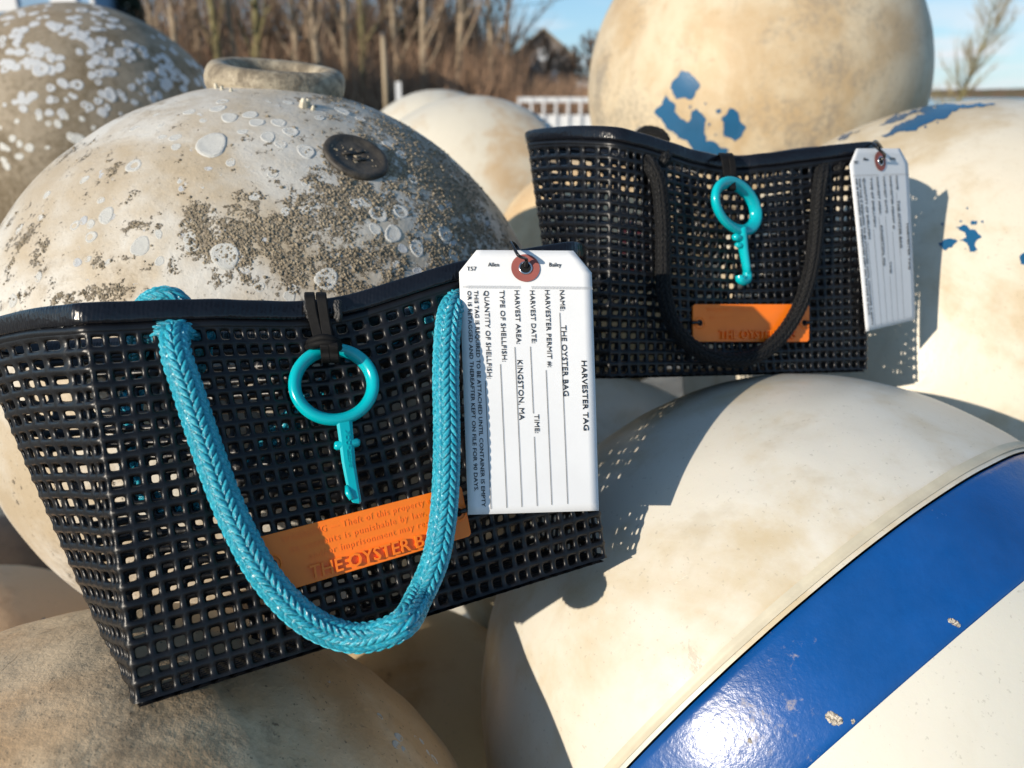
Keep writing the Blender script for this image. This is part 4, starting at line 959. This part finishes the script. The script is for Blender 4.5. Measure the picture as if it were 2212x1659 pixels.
# dark conifer
def conifer(px, dist, ht, w, label, seed):
    b = ground_at(px, dist, 0 if dist < 42 else .7); root = thing('conifer', label, 'tree', 'dark conifers among the bare trees', b); mb = MB(); mb.tube([b, b+Vector((0, 0, ht))], [.15, .03], 8); mb.build('trunk', M_BARK[1], root)
    R_ = random.Random(seed); V = []; Fq = []
    for i in range(2600):
        t = R_.random()**.8; a = R_.uniform(0, 6.28); rr = w*(1-t)*R_.uniform(.3, 1.05)+.05; c = b+Vector((math.cos(a)*rr, math.sin(a)*rr, .3+t*ht)); s = .16; n0 = len(V)
        V += [c+Vector((R_.uniform(-s, s), R_.uniform(-s, s), R_.uniform(-s, s))) for _ in range(3)]; Fq.append((n0, n0+1, n0+2))
    tag(wpart('crown', V, Fq, M_GREEN, root, False), kind='stuff')
conifer(358, 34, 6.5, 1.0, 'near black conifer beside the corner of the blue building', 1)
conifer(905, 56, 8, 1.7, 'dark green conifer high in the middle of the wood', 2)
conifer(1010, 58, 7, 1.4, 'dark green conifer at the right end of the wood', 3)
# blue clapboard building, upper left
M_CLAP = plain('blue_clapboard', (.22, .36, .52), .7, var=.08); M_TRIM = plain('white_trim', (.62, .63, .64), .6); M_GLASS = plain('dark_window_glass', (.02, .03, .045), .08)
bx1 = ground_at(285, 32).x; bx0 = -26.; root = thing('clapboard_building', 'blue clapboard building behind the scarred buoy at top left', 'building', None, (bx1-3, 32, 0))
MB().box(((bx0+bx1)/2, 33.4, 3.5), (bx1-bx0, 2.8, 7)).build('wall', plain('blue_wall', (.24, .38, .54), .7), root, False)
for i in range(22):
    MB().box(((bx0+bx1)/2, 31.975, .9+i*.26), (bx1-bx0-.05, .05, .235), Matrix.Rotation(.10, 3, 'X')).build('clapboard', M_CLAP, root, False)
MB().box((bx1+.06, 31.93, 3.5), (.14, .14, 7)).build('corner_board', M_TRIM, root, False)
for x in (-20.5, -18.6, -16.4):
    w = MB().box((x, 31.9, 4.6), (.95, .1, 1.5)).build('window', M_TRIM, root, False)
    for dz in (-.36, .36):
        q = MB().box((x, 31.83, 4.6+dz), (.78, .04, .62)).build('pane', M_GLASS, None, False); q.parent = w; q.matrix_parent_inverse = Matrix.Translation(-root.location)
q = MB().box(((bx0+bx1)/2, 33.4, 7.1), (bx1-bx0+.6, 3.6, .3)).build('roof', plain('slate_roof', (.07, .075, .09), .8), root, False)
# gabled house beyond the wood
M_SH = plain('weathered_shingle', (.19, .165, .15), .85, var=.2, scale=3); M_RF = plain('tan_roof_shingle', (.30, .25, .18), .85, var=.15, scale=3)
hc = ground_at(1168, 70); root = thing('gabled_house', 'grey shingled gable house at the end of the wood', 'building', None, hc)
wd, hh_, dp = 5.2, 3.9, 7
V = [(hc.x-wd/2, 70, 0), (hc.x+wd/2, 70, 0), (hc.x+wd/2, 70, hh_), (hc.x, 70, hh_+2.0), (hc.x-wd/2, 70, hh_)]; V += [(x, y+dp, z) for x, y, z in V]
wpart('wall', V, [(0, 1, 2, 3, 4), (9, 8, 7, 6, 5), (0, 5, 6, 1), (1, 6, 7, 2), (4, 9, 5, 0)], M_SH, root, False)
for s in (-1, 1):
    a = Vector((hc.x+s*(wd/2+.35), 69.6, hh_-.28)); b2 = Vector((hc.x, 69.6, hh_+2.05)); u_ = Vector((0, dp+.8, 0)); tk = Vector((0, 0, .18))
    wpart('roof', [a, b2, b2+u_, a+u_, a+tk, b2+tk, b2+u_+tk, a+u_+tk], [(0, 1, 2, 3), (4, 7, 6, 5), (0, 4, 5, 1), (3, 2, 6, 7), (0, 3, 7, 4), (1, 5, 6, 2)], M_RF, root, False)
for dx, z in ((-1.1, 2.3), (.9, 2.3), (0, 4.1)):
    w = MB().box((hc.x+dx, 69.95, z), (.8, .1, 1.0)).build('window', M_TRIM, root, False); q = MB().box((hc.x+dx, 69.88, z), (.62, .04, .8)).build('pane', M_GLASS, None, False); q.parent = w; q.matrix_parent_inverse = Matrix.Translation(-root.location)
# small white shed
hc = ground_at(1253, 50); root = thing('white_shed', 'small white shed just left of the tallest buoy', 'shed', None, hc)
MB().box((hc.x, 51, 1.0), (.9, 1.6, 1.5)).build('wall', M_TRIM, root, False); MB().box((hc.x, 51, 1.82), (1.1, 1.8, .14)).build('roof', M_SH, root, False); MB().box((hc.x, 50.17, .85), (.4, .06, 1.1)).build('door', M_SH, root, False)
# pole with cross arm and line
b = ground_at(850, 40); root = thing('utility_pole', 'pale wooden pole standing on the shore before the wood', 'pole', None, b)
MB().tube([b, b+Vector((0, 0, 3.6))], [.13, .10], 10).build('post', plain('weathered_pole', (.42, .33, .22), .8), root)
MB().tube([b+Vector((0, 0, 3.55)), b+Vector((0, 0, 3.72))], [.14, .04], 10).build('cap', M_SH, root)
b = ground_at(876, 40, .0); root = thing('white_marker', 'short white marker board on a stake right of the wooden pole', 'marker', None, b)
MB().box((b.x, 40, 1.0), (.26, .05, 1.15)).build('board', M_TRIM, root, False); MB().box((b.x, 40.05, .25), (.07, .05, .5)).build('stake', M_BARK[0], root, False)
for i, (y0, y1) in enumerate(((62, 2), (28, -18), (44, -2))):
    P = [];
    for k_ in range(25):
        t = k_/24; px = 1040+t*340; py = y0+(y1-y0)*t+6*math.sin(t*PI); d = 60; P.append(Vector(((px-CX)/F*d, d, CAMZ+(205-py)/F*d*1.06)))
    tag(MB().tube(P, .02, 5).build('power_line', M_HOLE), ['lowest', 'topmost', 'middle'][i]+' of the three dark power lines crossing the blue sky', 'wire', 'power lines over the house')
# white dock railing by the water
root = thing('dock_railing', 'white dock railing on the near shore left of the tallest buoy', 'railing', None, ground_at(1220, 17.5))
x0, x1 = ground_at(1120, 17.5).x, ground_at(1420, 17.5).x
MB().box(((x0+x1)/2, 17.5, .90), (x1-x0, .12, .10)).build('top_rail', M_TRIM, root, False)
MB().box(((x0+x1)/2, 17.5, .45), (x1-x0, .06, .30)).build('lower_rail', M_TRIM, root, False)
n_ = 12
for i in range(n_+1): MB().box((x0+(x1-x0)*i/n_, 17.45, .5), (.05, .06, .9)).build('baluster', M_TRIM, root, False)
MB().box(((x0+x1)/2, 18.1, .12), (x1-x0+.3, 1.6, .12)).build('deck', plain('grey_deck_boards', (.36, .34, .30), .8), root, False)
